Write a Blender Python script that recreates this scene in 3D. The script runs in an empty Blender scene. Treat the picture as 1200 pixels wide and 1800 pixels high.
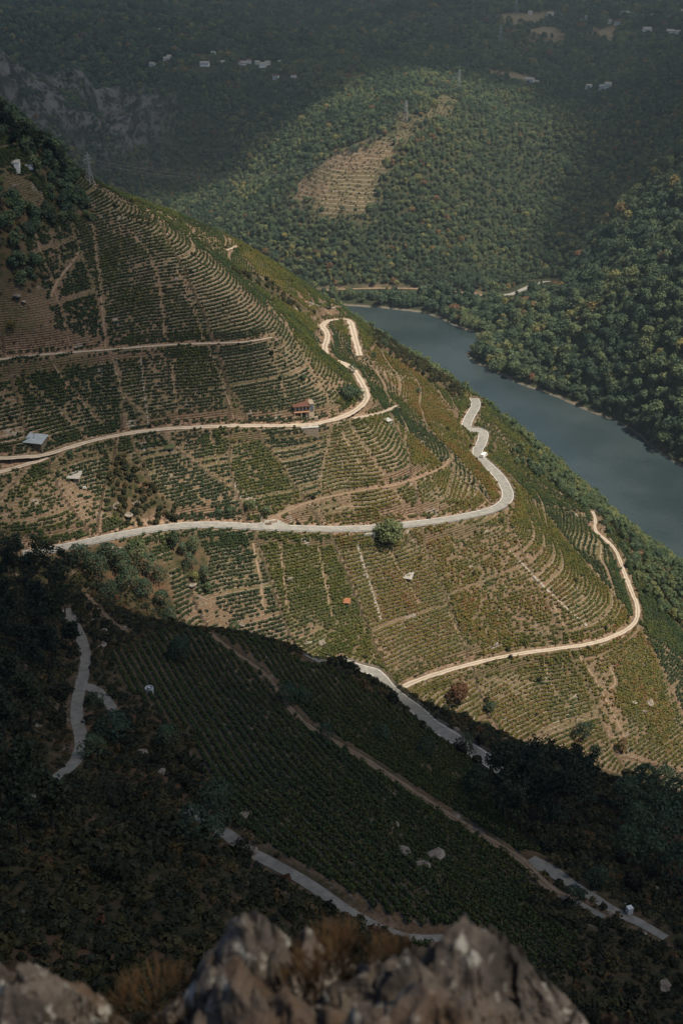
import bpy, math, random, time
import numpy as np
from mathutils import Vector, Matrix
_T0 = time.time()
R = math.radians
rng = np.random.default_rng(7)
random.seed(7)
sc = bpy.context.scene
COL = sc.collection

# ------------------------------------------------------------------ camera
CAM_Z = 350.0                      # metres above the river
PITCH = R(27.7); FPX = 2000.0      # photograph is 1200 x 1800
cam_d = bpy.data.cameras.new("camera"); cam = bpy.data.objects.new("camera", cam_d); COL.objects.link(cam)
cam.location = (0, 0, CAM_Z); cam.rotation_euler = (math.pi/2 - PITCH, 0, 0)
cam_d.sensor_fit = 'HORIZONTAL'; cam_d.sensor_width = 24.0; cam_d.lens = 24.0*FPX/1200
cam_d.clip_start = 0.05; cam_d.clip_end = 9000
cam_d.dof.use_dof = True; cam_d.dof.focus_distance = 420; cam_d.dof.aperture_fstop = 2.4
sc.camera = cam

# ------------------------------------------------------------------ light
SUN = Vector((0.42, -0.20, 0.86)).normalized()      # towards the sun: from the right, a little beyond
SUN_EL = math.asin(SUN.z); SUN_AZ = math.atan2(SUN.x, SUN.y)
world = bpy.data.worlds.new("World"); sc.world = world; world.use_nodes = True
wn = world.node_tree.nodes; wl = world.node_tree.links
bgn = wn.get("Background") or wn.new("ShaderNodeBackground")
sky = wn.new("ShaderNodeTexSky"); sky.sky_type = 'NISHITA'; sky.sun_disc = False
sky.sun_elevation = SUN_EL; sky.sun_rotation = SUN_AZ; sky.altitude = 600; sky.air_density = 1.0; sky.dust_density = 1.0
wl.new(sky.outputs[0], bgn.inputs[0]); bgn.inputs[1].default_value = 0.06
sun_d = bpy.data.lights.new("sun", 'SUN'); sun = bpy.data.objects.new("sun", sun_d); COL.objects.link(sun)
sun_d.energy = 4.4; sun_d.angle = R(0.6); sun_d.color = (1.0, 0.89, 0.72)
sun.rotation_euler = SUN.to_track_quat('Z', 'Y').to_euler(); sun.location = (300, 100, 900)
sc.view_settings.view_transform = 'Standard'; sc.view_settings.look = 'None'
sc.view_settings.exposure = 0.65; sc.view_settings.gamma = 1.0; sc.view_settings.use_curve_mapping = False
sc.render.engine = 'CYCLES'
sc.cycles.max_bounces = 5; sc.cycles.diffuse_bounces = 2; sc.cycles.glossy_bounces = 2
sc.cycles.transmission_bounces = 2; sc.cycles.volume_bounces = 0; sc.cycles.transparent_max_bounces = 8
sc.cycles.caustics_reflective = False; sc.cycles.caustics_refractive = False

# ------------------------------------------------------------------ small numeric helpers
CP, SP = math.cos(PITCH), math.sin(PITCH)
def ray(u, v):
    xr = (np.asarray(u, float)-600)/FPX; yr = -(np.asarray(v, float)-900)/FPX
    return xr, CP + yr*SP, -SP + yr*CP
def at_drop(u, v, D):              # the point seen at photo position (u, v) that lies D metres below the eye
    dx, dy, dz = ray(u, v); t = D/(-dz)
    return dx*t, dy*t, CAM_Z - D
def sstep(a, b, x):
    t = np.clip((x-a)/(b-a), 0, 1); return t*t*(3-2*t)
def _hash(ix, iy, seed):
    h = (ix.astype(np.int64)*374761393 + iy.astype(np.int64)*668265263 + seed*1442695041) & 0xffffffff
    h = ((h ^ (h >> 13))*1274126177) & 0xffffffff
    h = ((h ^ (h >> 16))*2246822519) & 0xffffffff
    return ((h ^ (h >> 15)) & 0xffffff)/float(0xffffff)
def vnoise(x, y, s, seed=0):       # value noise, cell size s, range -1..1
    x = np.asarray(x, float)/s; y = np.asarray(y, float)/s
    ix = np.floor(x); iy = np.floor(y); fx = x-ix; fy = y-iy
    fx = fx*fx*fx*(fx*(fx*6-15)+10); fy = fy*fy*fy*(fy*(fy*6-15)+10)
    a = _hash(ix, iy, seed); b = _hash(ix+1, iy, seed); c = _hash(ix, iy+1, seed); d = _hash(ix+1, iy+1, seed)
    return ((a*(1-fx)+b*fx)*(1-fy) + (c*(1-fx)+d*fx)*fy)*2-1
def fbm(x, y, s, seed=0, o=4):
    r = 0; a = 1; n = 0
    for k in range(o):
        ang = 0.7*k; ca, sa = math.cos(ang), math.sin(ang)
        r = r + a*vnoise(x*ca-y*sa, x*sa+y*ca, s, seed+k*17); n += a; a *= 0.5; s *= 0.5
    return r/n
def poly_sd(px, py, poly):         # signed distance to a closed polygon, negative inside
    px = np.asarray(px, float); py = np.asarray(py, float)
    d = np.full(px.shape, 1e18); ins = np.zeros(px.shape, bool)
    n = len(poly)
    for i in range(n):
        ax, ay = poly[i]; bx, by = poly[(i+1) % n]
        ex, ey = bx-ax, by-ay; wx, wy = px-ax, py-ay
        t = np.clip((wx*ex+wy*ey)/(ex*ex+ey*ey+1e-12), 0, 1)
        d = np.minimum(d, (wx-ex*t)**2+(wy-ey*t)**2)
        c = ((ay <= py) & (by > py)) | ((by <= py) & (ay > py))
        with np.errstate(divide='ignore', invalid='ignore'):
            ins ^= c & (px < ax + (py-ay)/(by-ay+1e-12)*ex)
    d = np.sqrt(d); return np.where(ins, -d, d)

# ------------------------------------------------------------------ the lie of the land
RIVER_POLY = [(330, 395), (285, 470), (228, 555), (178, 640), (140, 715), (92, 800), (20, 890), (-80, 960), (-260, 1020), (-460, 1120),
              (-460, 1250), (-240, 1180), (-90, 1148), (6, 1118), (42, 1108), (80, 1092), (106, 1058), (128, 1030), (134, 1005), (112, 972),
              (117, 950), (145, 904), (178, 866), (213, 820), (246, 736), (300, 650), (350, 560), (420, 440), (470, 300), (520, 100), (400, 60), (385, 250)]
PIX = [  # photo position and metres below the eye
 # main road round the sunny hill
 (130,955,190),(300,925,195),(450,930,200),(640,930,205),(760,918,209),(880,895,214),(890,860,218),(838,792,223),(835,705,226),(575,540,240),
 # second road
 (0,808,170),(80,800,170.5),(200,765,171),(300,750,171.5),(430,748,175),(540,748,178),(645,700,180),(600,640,180),(575,600,180),(570,575,181),(600,560,184),(625,595,191),
 # third road and the plots above
 (0,632,147),(140,618,148),(300,605,150),(480,595,153),
 (165,380,111),(60,400,108),(0,450,112),(300,500,134),(100,500,126),(420,510,140),(330,430,126),(240,392,116),(0,300,86),(60,300,90),(0,225,74),(90,260,92),
 (150,312,107),(230,345,119),(310,383,130),(430,432,152),(500,475,182),(560,525,218),(400,450,146),
 # flank
 (535,712,172),(560,640,166),(720,740,197),(760,690,206),(700,640,201),(660,600,212),(640,572,226),(750,640,233),(780,760,208),(700,820,193),(800,850,207),
 (900,750,246),(870,790,232),(1000,840,266),(950,850,240),(1040,880,271),(1120,950,270),(1200,1015,272),(950,900,232),(1000,960,241),
 (1085,970,248),(1090,1000,249),(1120,1080,250),(1050,1130,247),(900,1150,247),(740,1195,244),(1040,905,247),(1150,1040,262),
 (450,1080,218),(600,1100,225),(330,1060,212),(760,1050,226),(830,1225,251),(1000,1250,260),(1130,1300,272),(1200,1150,264),(1200,1300,277),(600,1150,231),
 (150,880,184),(40,900,182),(420,850,189),(600,850,195),
 # near slope
 (590,1165,199),(700,1225,198),(820,1310,197),(900,1365,197),
 (480,1240,170),(700,1370,165),(800,1440,162),(940,1560,158),(1110,1610,156),(980,1540,158),
 (500,1400,145),(300,1250,160),(380,1200,172),(410,1475,128),(540,1555,124),(660,1610,120),(800,1560,140),(600,1480,138),
 (140,1110,171),(150,1210,160),(145,1300,149),(100,1380,138),(100,1030,182),(200,1070,188),(300,1105,192),(430,1125,197),(0,1050,174),
 (0,1200,149),(0,1400,114),(0,1600,96),(300,1600,105),(250,1450,122),(600,1700,110),(1000,1700,140),(1190,1690,150),(1100,1780,140),
 (1200,1500,192),(1100,1400,207),(1200,1400,218),(860,1285,224),(1000,1400,204),(1000,1470,184),(1200,1600,172),
 # right bank
 (1200,430,239),(1000,560,311),(1100,500,273),(900,550,324),(1000,490,300),(1100,440,262),(1200,330,212),(1200,600,282),
 # central spur, valleys, far slopes
 (600,507,331),(760,507,331),(880,520,332),(935,503,332),(980,495,332),(965,450,322),(940,350,290),(1000,250,240),(1200,250,197),(1100,350,240),
 (1200,150,176),(1100,150,189),(1000,150,204),(880,200,222),(900,130,195),(720,215,208),(800,180,198),(640,250,225),(600,380,285),(700,400,296),(850,400,302),
 (500,450,321),(450,350,291),(350,300,290),(430,200,231),(400,115,188),(590,130,186),(550,60,190),(600,20,187),(300,105,179),(250,60,163),(100,30,153),(0,0,146),
 (0,88,150),(120,82,155),(250,150,197),(110,262,292),(200,262,282),(180,150,212),(0,150,205),(20,225,270),
 (800,20,155),(1100,40,156),(1200,0,142),(950,40,159),(750,0,164),(590,0,182),
]
WORLD = [ # places the photograph does not show: gully floor, back of the hill, under the camera, the rim
 (-150,322,165),(-95,318,150),(-40,313,128),(10,309,112),(60,305,90),(110,304,72),(170,300,52),(240,290,25),(300,270,8),
 (-260,420,320),(-330,300,330),(-420,560,360),(-300,700,250),(-200,620,235),(-150,760,120),(-90,800,75),(-300,900,60),(-500,1000,90),
 (0,0,346.3),(8,-6,347),(-8,-6,347),(0,3,345.3),(5,3,345.2),(-5,3,345.2),(0,9,335),(10,10,334),(-10,10,336),(0,28,304),(20,30,300),(-20,30,308),(-50,40,302),(60,40,280),(0,60,265),(-60,90,262),
 (0,-40,352),(60,-40,340),(-60,-30,356),(-150,60,330),(-150,180,268),(-240,200,310),(120,60,235),(200,120,150),(260,20,170),(300,180,60),(0,-100,360),(300,-100,250),(-300,-60,380),
 (400,900,220),(480,700,200),(600,500,240),(700,1000,300),(560,1300,250),(700,1700,230),(520,350,60),(640,200,200),
 (-500,1400,60),(-420,1560,150),(-700,1700,240),(-900,1200,200),(-700,900,250),(-1000,2100,240),(1000,2300,230),
 (0,4000,520),(-1500,3600,480),(1500,3600,480),(-1800,2000,380),(1900,2000,380),(1500,900,420),(-1500,700,420),(600,3200,330),(-600,3100,330),(-300,2600,190),
]
def _lp(x, y):
    y = np.asarray(y, float)+160; x = np.asarray(x, float)
    return np.arctan2(x, y), np.log(np.hypot(x, y)+1e-6)
_pts = [at_drop(*p) for p in PIX] + [tuple(map(float, p)) for p in WORLD]
for _i in range(0, len(RIVER_POLY)):
    _pts.append((RIVER_POLY[_i][0], RIVER_POLY[_i][1], 0.0))
_pts = np.array(_pts)
_cx, _cy = _lp(_pts[:, 0], _pts[:, 1])
def _k(d2): return 0.5*d2*np.log(d2+1e-12)
_n = len(_pts)
_A = np.zeros((_n+3, _n+3))
_A[:_n, :_n] = _k((_cx[:, None]-_cx[None])**2+(_cy[:, None]-_cy[None])**2) + np.eye(_n)*2e-4
_A[:_n, _n] = 1; _A[:_n, _n+1] = _cx; _A[:_n, _n+2] = _cy; _A[_n:, :_n] = _A[:_n, _n:].T
_w = np.linalg.solve(_A, np.concatenate([_pts[:, 2], [0, 0, 0]]))
def tps(x, y):
    px, py = _lp(x, y); out = np.zeros(px.shape); f = out.ravel(); a = px.ravel(); b = py.ravel()
    for i in range(0, len(a), 40000):
        aa = a[i:i+40000, None]; bb = b[i:i+40000, None]
        f[i:i+40000] = _k((aa-_cx)**2+(bb-_cy)**2) @ _w[:_n] + _w[_n] + _w[_n+1]*aa[:, 0] + _w[_n+2]*bb[:, 0]
    return out
def axis(segs):                    # [(start, end, step0, step1), ...] -> coordinates with a smoothly changing step
    out = [segs[0][0]]
    for a, b, s0, s1 in segs:
        x = a
        while x < b - 1e-6:
            s = s0 + (s1-s0)*(x-a)/(b-a); x = min(b, x+s)
            if b-x < 0.3*s: x = b
            out.append(x)
    return np.array(out)
FINE = 1.0
GX = axis([(-1900, -700, 40, 24), (-700, -260, 12, 3), (-260, -165, 3, FINE), (-165, 215, FINE, FINE), (215, 330, FINE, 3), (330, 800, 4, 10), (800, 1900, 24, 40)])
GY = axis([(-160, -8, 20, 1), (-8, 14, 0.8, 1), (14, 100, 1.5, FINE), (100, 640, FINE, FINE), (640, 900, FINE*1.2, 3), (900, 1850, 3.5, 5), (1850, 2700, 6, 24), (2700, 4400, 30, 60)])
XX, YY = np.meshgrid(GX, GY)       # [iy, ix]
# the spline is smooth: solve it on a coarser lattice, then read it off with cubic weights
def lattice_sample(f, X, Y):
    # f at coarse nodes every third line, bilinear-free: evaluate exactly near, cheap far
    return f(X, Y)
H0 = tps(XX, YY)
SD = poly_sd(XX, YY, RIVER_POLY) + 4*fbm(XX, YY, 40, 5, 3)
def bil(G, x, y):
    x = np.asarray(x, float); y = np.asarray(y, float)
    i = np.clip(np.searchsorted(GX, x)-1, 0, len(GX)-2); j = np.clip(np.searchsorted(GY, y)-1, 0, len(GY)-2)
    fx = np.clip((x-GX[i])/(GX[i+1]-GX[i]), 0, 1); fy = np.clip((y-GY[j])/(GY[j+1]-GY[j]), 0, 1)
    return (G[j, i]*(1-fx)+G[j, i+1]*fx)*(1-fy)+(G[j+1, i]*(1-fx)+G[j+1, i+1]*fx)*fy
# broad relief noise
_far = sstep(700, 1100, YY)
_near = sstep(20, 120, np.hypot(XX, YY))
H = H0 + _near*(0.9*fbm(XX, YY, 42, 1, 3) + 0.25*fbm(XX, YY, 9, 2, 2)) + _far*(14*fbm(XX, YY, 170, 3, 4) - 7*np.abs(fbm(XX*0.9+YY*0.3, YY*0.5-XX*0.2, 60, 4, 3))*sstep(40, 120, SD))
bank = sstep(0, 45, SD)
H = np.where(SD > 0, np.maximum(np.minimum(H, SD*1.3+1.0), 0.35*np.minimum(SD, 12)+0.4) , -np.minimum(9, -0.6*SD)-0.3)
# the crag on the far left
crag_poly = [(-780, 1500), (-380, 1440), (-250, 1470), (-215, 1560), (-260, 1660), (-420, 1720), (-800, 1740)]
CRAG = sstep(30, -50, poly_sd(XX, YY, crag_poly))
_rx = XX*0.8+YY*0.35
_rg = (1-np.abs(fbm(_rx, YY*0.45+XX*0.2, 60, 11, 4)))**2
H = H + CRAG*(8*(_rg-0.55) + 10*fbm(XX*1.4+YY*0.5, YY*0.5-XX*0.3, 22, 12, 4) + 5*(1-np.abs(fbm(_rx*1.3, YY*0.3, 16, 13, 3))))
def hz(x, y): return bil(H, x, y)
def hit(u, v, tmax=3200):          # where the photo's line of sight through (u, v) meets the ground
    dx, dy, dz = (np.atleast_1d(np.asarray(q, float)) for q in ray(u, v))
    dx, dy, dz = np.broadcast_arrays(dx, dy, dz)
    t0 = np.full(dx.shape, 30.0); done = np.zeros(dx.shape, bool); lo = t0.copy(); hi = np.full(dx.shape, tmax)
    t = 30.0
    while t < tmax:
        tn = t*1.004+0.2
        below = (CAM_Z+dz*tn < hz(dx*tn, dy*tn)) & ~done
        lo = np.where(below, t, lo); hi = np.where(below, tn, hi); done |= below; t = tn
    for _ in range(18):
        m = (lo+hi)/2; b = CAM_Z+dz*m < hz(dx*m, dy*m)
        hi = np.where(b, m, hi); lo = np.where(b, lo, m)
    return np.stack([dx*hi, dy*hi, CAM_Z+dz*hi], -1)
print("terrain grid", H.shape, "%.1fs" % (time.time()-_T0))
# ------------------------------------------------------------------ scene helpers
def tag(o, label=None, cat=None, group=None, kind=None):
    if label: o['label'] = label
    if cat: o['category'] = cat
    if group: o['group'] = group
    if kind: o['kind'] = kind
    return o
def mesh_np(name, V, F, mats, smooth=False, mat_idx=None):
    V = np.asarray(V, np.float32); F = np.asarray(F, np.int32); k = F.shape[1]
    me = bpy.data.meshes.new(name)
    me.vertices.add(len(V)); me.vertices.foreach_set('co', V.ravel())
    me.loops.add(F.size); me.loops.foreach_set('vertex_index', F.ravel())
    me.polygons.add(len(F)); me.polygons.foreach_set('loop_start', np.arange(0, F.size, k, dtype=np.int32))
    if mat_idx is not None: me.polygons.foreach_set('material_index', np.asarray(mat_idx, np.int32))
    me.update(); me.polygons.foreach_set('use_smooth', np.full(len(F), smooth, bool))
    for m in (mats if isinstance(mats, (list, tuple)) else [mats]): me.materials.append(m)
    return me
def put(name, me, parent=None, loc=None):
    o = bpy.data.objects.new(name, me); COL.objects.link(o)
    if parent: o.parent = parent
    if loc is not None: o.location = loc
    return o
def empty(name, loc, rz=0.0):
    o = bpy.data.objects.new(name, None); COL.objects.link(o); o.location = loc; o.rotation_euler = (0, 0, rz); o.empty_display_size = 0.3
    return o
def fattr(me, name, a, dom='POINT', typ='FLOAT'):
    at = me.attributes.new(name, typ, dom)
    at.data.foreach_set('vector' if typ == 'FLOAT_VECTOR' else 'value', np.asarray(a, np.int32 if typ == 'INT' else np.float32).ravel())
class MB:                           # collects boxes, bars and sheets, then links them as one mesh
    def __init__(s): s.v = []; s.f = []
    def quad(s, a, b, c, d):
        n = len(s.v); s.v += [tuple(a), tuple(b), tuple(c), tuple(d)]; s.f.append((n, n+1, n+2, n+3))
    def poly(s, P):
        n = len(s.v); s.v += [tuple(p) for p in P]; s.f.append(tuple(range(n, n+len(P))))
    def box(s, x0, x1, y0, y1, z0, z1):
        n = len(s.v); s.v += [(x, y, z) for z in (z0, z1) for y in (y0, y1) for x in (x0, x1)]
        s.f += [tuple(n+i for i in q) for q in ((0,2,3,1),(4,5,7,6),(0,1,5,4),(2,6,7,3),(0,4,6,2),(1,3,7,5))]
    def bar(s, a, b, r0, r1=None, k=5):
        a = Vector(a); b = Vector(b); r1 = r0 if r1 is None else r1
        d = (b-a).normalized(); u = d.orthogonal().normalized(); w = d.cross(u); n = len(s.v)
        for p, r in ((a, r0), (b, r1)):
            s.v += [tuple(p + u*(r*math.cos(6.2832*i/k)) + w*(r*math.sin(6.2832*i/k))) for i in range(k)]
        s.f += [(n+i, n+(i+1) % k, n+k+(i+1) % k, n+k+i) for i in range(k)]
        s.f += [tuple(n+k-1-i for i in range(k)), tuple(n+k+i for i in range(k))]
    def mesh(s, name, m, smooth=False):
        me = bpy.data.meshes.new(name); me.from_pydata(s.v, [], s.f); me.materials.append(m); me.validate()
        if smooth:
            for p in me.polygons: p.use_smooth = True
        return me
    def build(s, name, m, parent=None, loc=None, smooth=False): return put(name, s.mesh(name, m, smooth), parent, loc)

# ------------------------------------------------------------------ material helpers
class NT:
    def __init__(s, name):
        s.m = bpy.data.materials.new(name); s.m.use_nodes = True; s.t = s.m.node_tree; s.b = s.t.nodes['Principled BSDF']
        s.b.inputs['Roughness'].default_value = 0.85; s.b.inputs['Specular IOR Level'].default_value = 0.2
        s.geo = None
    def n(s, typ, **kw):
        q = s.t.nodes.new(typ)
        for k, v in kw.items(): setattr(q, k, v)
        return q
    def set(s, sock, v):
        if isinstance(v, bpy.types.NodeSocket): s.t.links.new(v, sock)
        elif hasattr(v, '__len__') and len(v) == 3 and sock.type == 'RGBA': sock.default_value = (*v, 1)
        else: sock.default_value = v
    def pos(s):
        if not s.geo: s.geo = s.n('ShaderNodeNewGeometry')
        return s.geo.outputs['Position']
    def objc(s): return s.n('ShaderNodeTexCoord').outputs['Object']
    def noise(s, scale, detail=3, rough=0.55, vec=None, out='Fac', dist=0.0):
        q = s.n('ShaderNodeTexNoise'); q.inputs['Scale'].default_value = scale; q.inputs['Detail'].default_value = detail
        q.inputs['Roughness'].default_value = rough; q.inputs['Distortion'].default_value = dist
        s.t.links.new(vec if vec is not None else s.pos(), q.inputs['Vector']); return q.outputs[out]
    def math(s, op, a, b=0.0, c=None, clamp=False):
        q = s.n('ShaderNodeMath', operation=op, use_clamp=clamp); s.set(q.inputs[0], a); s.set(q.inputs[1], b)
        if c is not None: s.set(q.inputs[2], c)
        return q.outputs[0]
    def ramp(s, fac, lo, hi, a=0.0, b=1.0):
        q = s.n('ShaderNodeMapRange', interpolation_type='SMOOTHSTEP'); s.set(q.inputs[0], fac)
        q.inputs[1].default_value = lo; q.inputs[2].default_value = hi; q.inputs[3].default_value = a; q.inputs[4].default_value = b
        return q.outputs[0]
    def mix(s, f, a, b, blend='MIX'):
        q = s.n('ShaderNodeMix', data_type='RGBA', blend_type=blend); s.set(q.inputs[0], f); s.set(q.inputs[6], a); s.set(q.inputs[7], b); return q.outputs[2]
    def attr(s, name, typ='GEOMETRY', out='Fac'):
        q = s.n('ShaderNodeAttribute', attribute_type=typ, attribute_name=name); return q.outputs[out]
    def rnd(s): return s.n('ShaderNodeObjectInfo').outputs['Random']
    def scale_vec(s, v, sx, sy, sz):
        q = s.n('ShaderNodeVectorMath', operation='MULTIPLY'); s.set(q.inputs[0], v); q.inputs[1].default_value = (sx, sy, sz); return q.outputs[0]
    def bump(s, h, strength=0.5, dist=0.2):
        q = s.n('ShaderNodeBump'); q.inputs['Strength'].default_value = strength; q.inputs['Distance'].default_value = dist; s.set(q.inputs['Height'], h)
        s.t.links.new(q.outputs[0], s.b.inputs['Normal'])
    def color(s, c): s.set(s.b.inputs['Base Color'], c)
    def rough(s, v): s.set(s.b.inputs['Roughness'], v)
def plain(name, c, var=0.25, scale=1.5, rough=0.85, metal=0.0, bump=0.0):
    t = NT(name); n = t.noise(scale, 4, vec=t.objc())
    t.color(t.mix(t.ramp(n, 0.3, 0.7), tuple(q*(1-var) for q in c), tuple(min(1, q*(1+var)) for q in c)))
    t.rough(rough); t.b.inputs['Metallic'].default_value = metal
    if bump: t.bump(n, bump, 0.05)
    return t.m

# ------------------------------------------------------------------ roads: (name, label, width, cut, kind of surface, photo positions)
def smooth_line(P, step=3.0, it=2):
    P = np.asarray(P, float)
    for _ in range(it):                                  # corner cutting keeps the ends
        Q = [P[0]]
        for a, b in zip(P[:-1], P[1:]): Q += [a*0.75+b*0.25, a*0.25+b*0.75]
        P = np.array(Q[:1]+Q[1:]+[P[-1]])
    d = np.concatenate([[0], np.cumsum(np.hypot(*np.diff(P[:, :2], axis=0).T))])
    n = max(2, int(d[-1]/step)); s = np.linspace(0, d[-1], n)
    return np.stack([np.interp(s, d, P[:, k]) for k in range(P.shape[1])], -1)
ROADS = [   # name, width at both ends, width of the cut, surface, photo positions
 ('main_road', (5.2, 5.2), 4.5, 'asphalt', [(40,975),(90,965),(130,956),(230,938),(300,925),(370,921),(450,927),(560,931),(640,930),(760,918),(830,906),(875,893),(896,876),(884,846),(862,822),(834,795),(850,776),(848,764),(816,745),(826,730),(838,712),(833,700),(826,688)]),
 ('main_road', (5, 5), 4, 'asphalt', [(545,532),(560,538),(580,543),(592,540),(585,531)]),
 ('main_road', (4.6, 5.2), 5, 'asphalt', [(545,1158),(565,1160),(590,1165),(625,1178),(680,1209),(740,1252),(790,1290),(822,1312),(880,1352),(932,1385)]),
 ('dirt_road', (3.0, 3.4), 3.5, 'dirt', [(-40,806),(0,806),(50,803),(82,802),(120,786),(200,765),(300,751),(430,748),(520,749),(560,746),(600,734),(630,718),(646,702),(640,680),(622,656),(596,636),(575,622),(569,609),(577,594),(572,580),(563,568),(580,561),(600,558),(615,566),(622,588),(628,610),(632,625)]),
 ('dirt_road', (2.6, 3.0), 3, 'dirt', [(-30,838),(10,826),(50,815),(84,804)]),
 ('dirt_road', (2.4, 1.6), 3, 'dirt', [(-40,640),(0,632),(60,622),(140,619),(220,613),(300,605),(360,603),(425,603),(450,597),(478,593)]),
 ('dirt_road', (2.2, 1.8), 2.5, 'dirt', [(620,735),(640,731),(675,724),(697,713)]),
 ('dirt_road', (2.6, 1.5), 3.0, 'dirt', [(700,1212),(725,1200),(760,1187),(820,1168),(900,1152),(970,1142),(1040,1131),(1085,1117),(1117,1098),(1122,1072),(1112,1045),(1102,1022),(1094,1000),(1084,970),(1062,945),(1044,928),(1047,912),(1041,899)]),
 ('dirt_road', (1.5, 1.3), 2, 'earth', [(470,915),(520,890),(560,876),(640,861),(710,850),(775,824),(790,812)]),
 ('dirt_road', (2.0, 2.0), 2.5, 'dirt', [(240,386),(262,388),(290,388),(316,390)]),
 ('dirt_road', (1.6, 2.2), 2.5, 'dirt', [(398,440),(415,433),(434,430)]),
 ('dirt_track', (1.0, 1.9), 1.8, 'earth', [(370,1112),(385,1125),(430,1158),(470,1190),(520,1262),(590,1305),(650,1342),(720,1388),(800,1440),(870,1487),(915,1515),(945,1548),(985,1578),(1020,1590)]),
 ('concrete_road', (2.6, 1.3), 3, 'concrete', [(330,1425),(370,1447),(405,1467),(425,1486),(470,1512),(540,1553),(600,1582),(664,1609),(720,1632),(780,1650)]),
 ('concrete_road', (3.0, 2.4), 4, 'concrete', [(118,1070),(128,1095),(140,1115),(152,1150),(148,1190),(136,1225),(134,1262),(145,1300),(138,1340),(110,1368),(84,1384),(50,1405),(10,1440)]),
 ('concrete_road', (2.6, 2.0), 3, 'concrete', [(138,1206),(165,1216),(190,1236),(205,1262)]),
 ('concrete_road', (3.2, 1.6), 3, 'concrete', [(930,1512),(945,1520),(975,1534),(1010,1558),(1050,1582),(1085,1604),(1115,1617),(1170,1650)]),
 ('concrete_road', (1.5, 1.2), 3, 'concrete', [(1010,1586),(1030,1595),(1062,1614)]),
 ('dirt_track', (1.6, 1.2), 2, 'earth', [(150,1045),(170,1062),(195,1090),(225,1112)]),
 ('dirt_track', (1.4, 1.2), 2, 'earth', [(850,1266),(868,1282),(888,1300)]),
 ('far_road', (4.5, 4.5), 6, 'earth', [(560,510),(600,508),(680,506),(740,507),(800,512),(850,519)]),
 ('far_road', (6.5, 5.5), 6, 'asphalt', [(886,519),(905,515),(926,505),(945,498),(970,495),(990,494)]),
]
VILLAGE_A = [(268, 115, 10), (292, 106, 9), (297, 104, 8), (360, 114, 15), (375, 96, 8), (391, 112, 7), (428, 113, 9), (437, 110, 9), (452, 112, 8), (461, 117, 12), (470, 113, 9), (492, 111, 7), (485, 138, 10), (516, 137, 9), (424, 112, 10), (282, 54, 10)]
VILLAGE_B = [(1097, 26, 18), (1108, 28, 9), (1129, 29, 9), (1146, 30, 10), (1172, 32, 8), (1182, 25, 8), (1188, 21, 8), (1162, 23, 8), (1046, 22, 7), (1031, 33, 9), (1085, 42, 13), (1136, 54, 17), (1177, 57, 15), (1190, 58, 9), (966, 27, 14), (984, 29, 14), (931, 24, 9), (1040, 33, 8), (1070, 40, 8), (1022, 38, 7), (1198, 22, 8)]
VILLAGE_C = [(930, 143, 15), (942, 146, 8), (1034, 156, 9), (1057, 156, 8), (1068, 153, 10)]
ROAD_LINES = []
Hc = H.copy(); CUT = np.zeros_like(H); RDIST = np.full(H.shape, 99.0); VERGE = np.zeros_like(H)
for nm, (w0, w1), cutw, surf, px in ROADS:
    w = max(w0, w1)
    px = np.array(px, float); P = hit(px[:, 0], px[:, 1])
    P = np.concatenate([P[:1], P[1:][np.hypot(*(P[1:, :2]-P[:-1, :2]).T) < 190]]); L = smooth_line(P, 2.5, 2)
    ok = np.concatenate([[True], np.abs(np.diff(L[:, 2])) < 3])
    z = L[:, 2].copy()
    for _ in range(30): z[1:-1] = 0.25*z[:-2]+0.5*z[1:-1]+0.25*z[2:]
    L[:, 2] = z; ROAD_LINES.append((nm, (w0, w1), surf, L))
    x0, x1 = L[:, 0].min()-14, L[:, 0].max()+14; y0, y1 = L[:, 1].min()-14, L[:, 1].max()+14
    i0, i1 = np.searchsorted(GX, (x0, x1)); j0, j1 = np.searchsorted(GY, (y0, y1))
    if i1-i0 < 2 or j1-j0 < 2: continue
    sx = XX[j0:j1, i0:i1]; sy = YY[j0:j1, i0:i1]; best = np.full(sx.shape, 1e9); bz = np.zeros(sx.shape)
    for a, b in zip(L[:-1], L[1:]):
        ex, ey = b[0]-a[0], b[1]-a[1]; t = np.clip(((sx-a[0])*ex+(sy-a[1])*ey)/(ex*ex+ey*ey+1e-9), 0, 1)
        d = np.hypot(sx-a[0]-ex*t, sy-a[1]-ey*t); m = d < best
        best = np.where(m, d, best); bz = np.where(m, a[2]+(b[2]-a[2])*t, bz)
    k = 1-sstep(w/2+0.7, w/2+0.7+cutw, best)
    old = Hc[j0:j1, i0:i1]
    new = old*(1-k)+bz*k
    CUT[j0:j1, i0:i1] = np.maximum(CUT[j0:j1, i0:i1], np.clip((old-new)*0.5, 0, 1)*(k > 0.01))
    Hc[j0:j1, i0:i1] = new
    RDIST[j0:j1, i0:i1] = np.minimum(RDIST[j0:j1, i0:i1], best-w/2); VERGE[j0:j1, i0:i1] = np.maximum(VERGE[j0:j1, i0:i1], 1-sstep(w/2, w/2+2.2, best))
H = Hc
print("roads %.1fs" % (time.time()-_T0))

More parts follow.
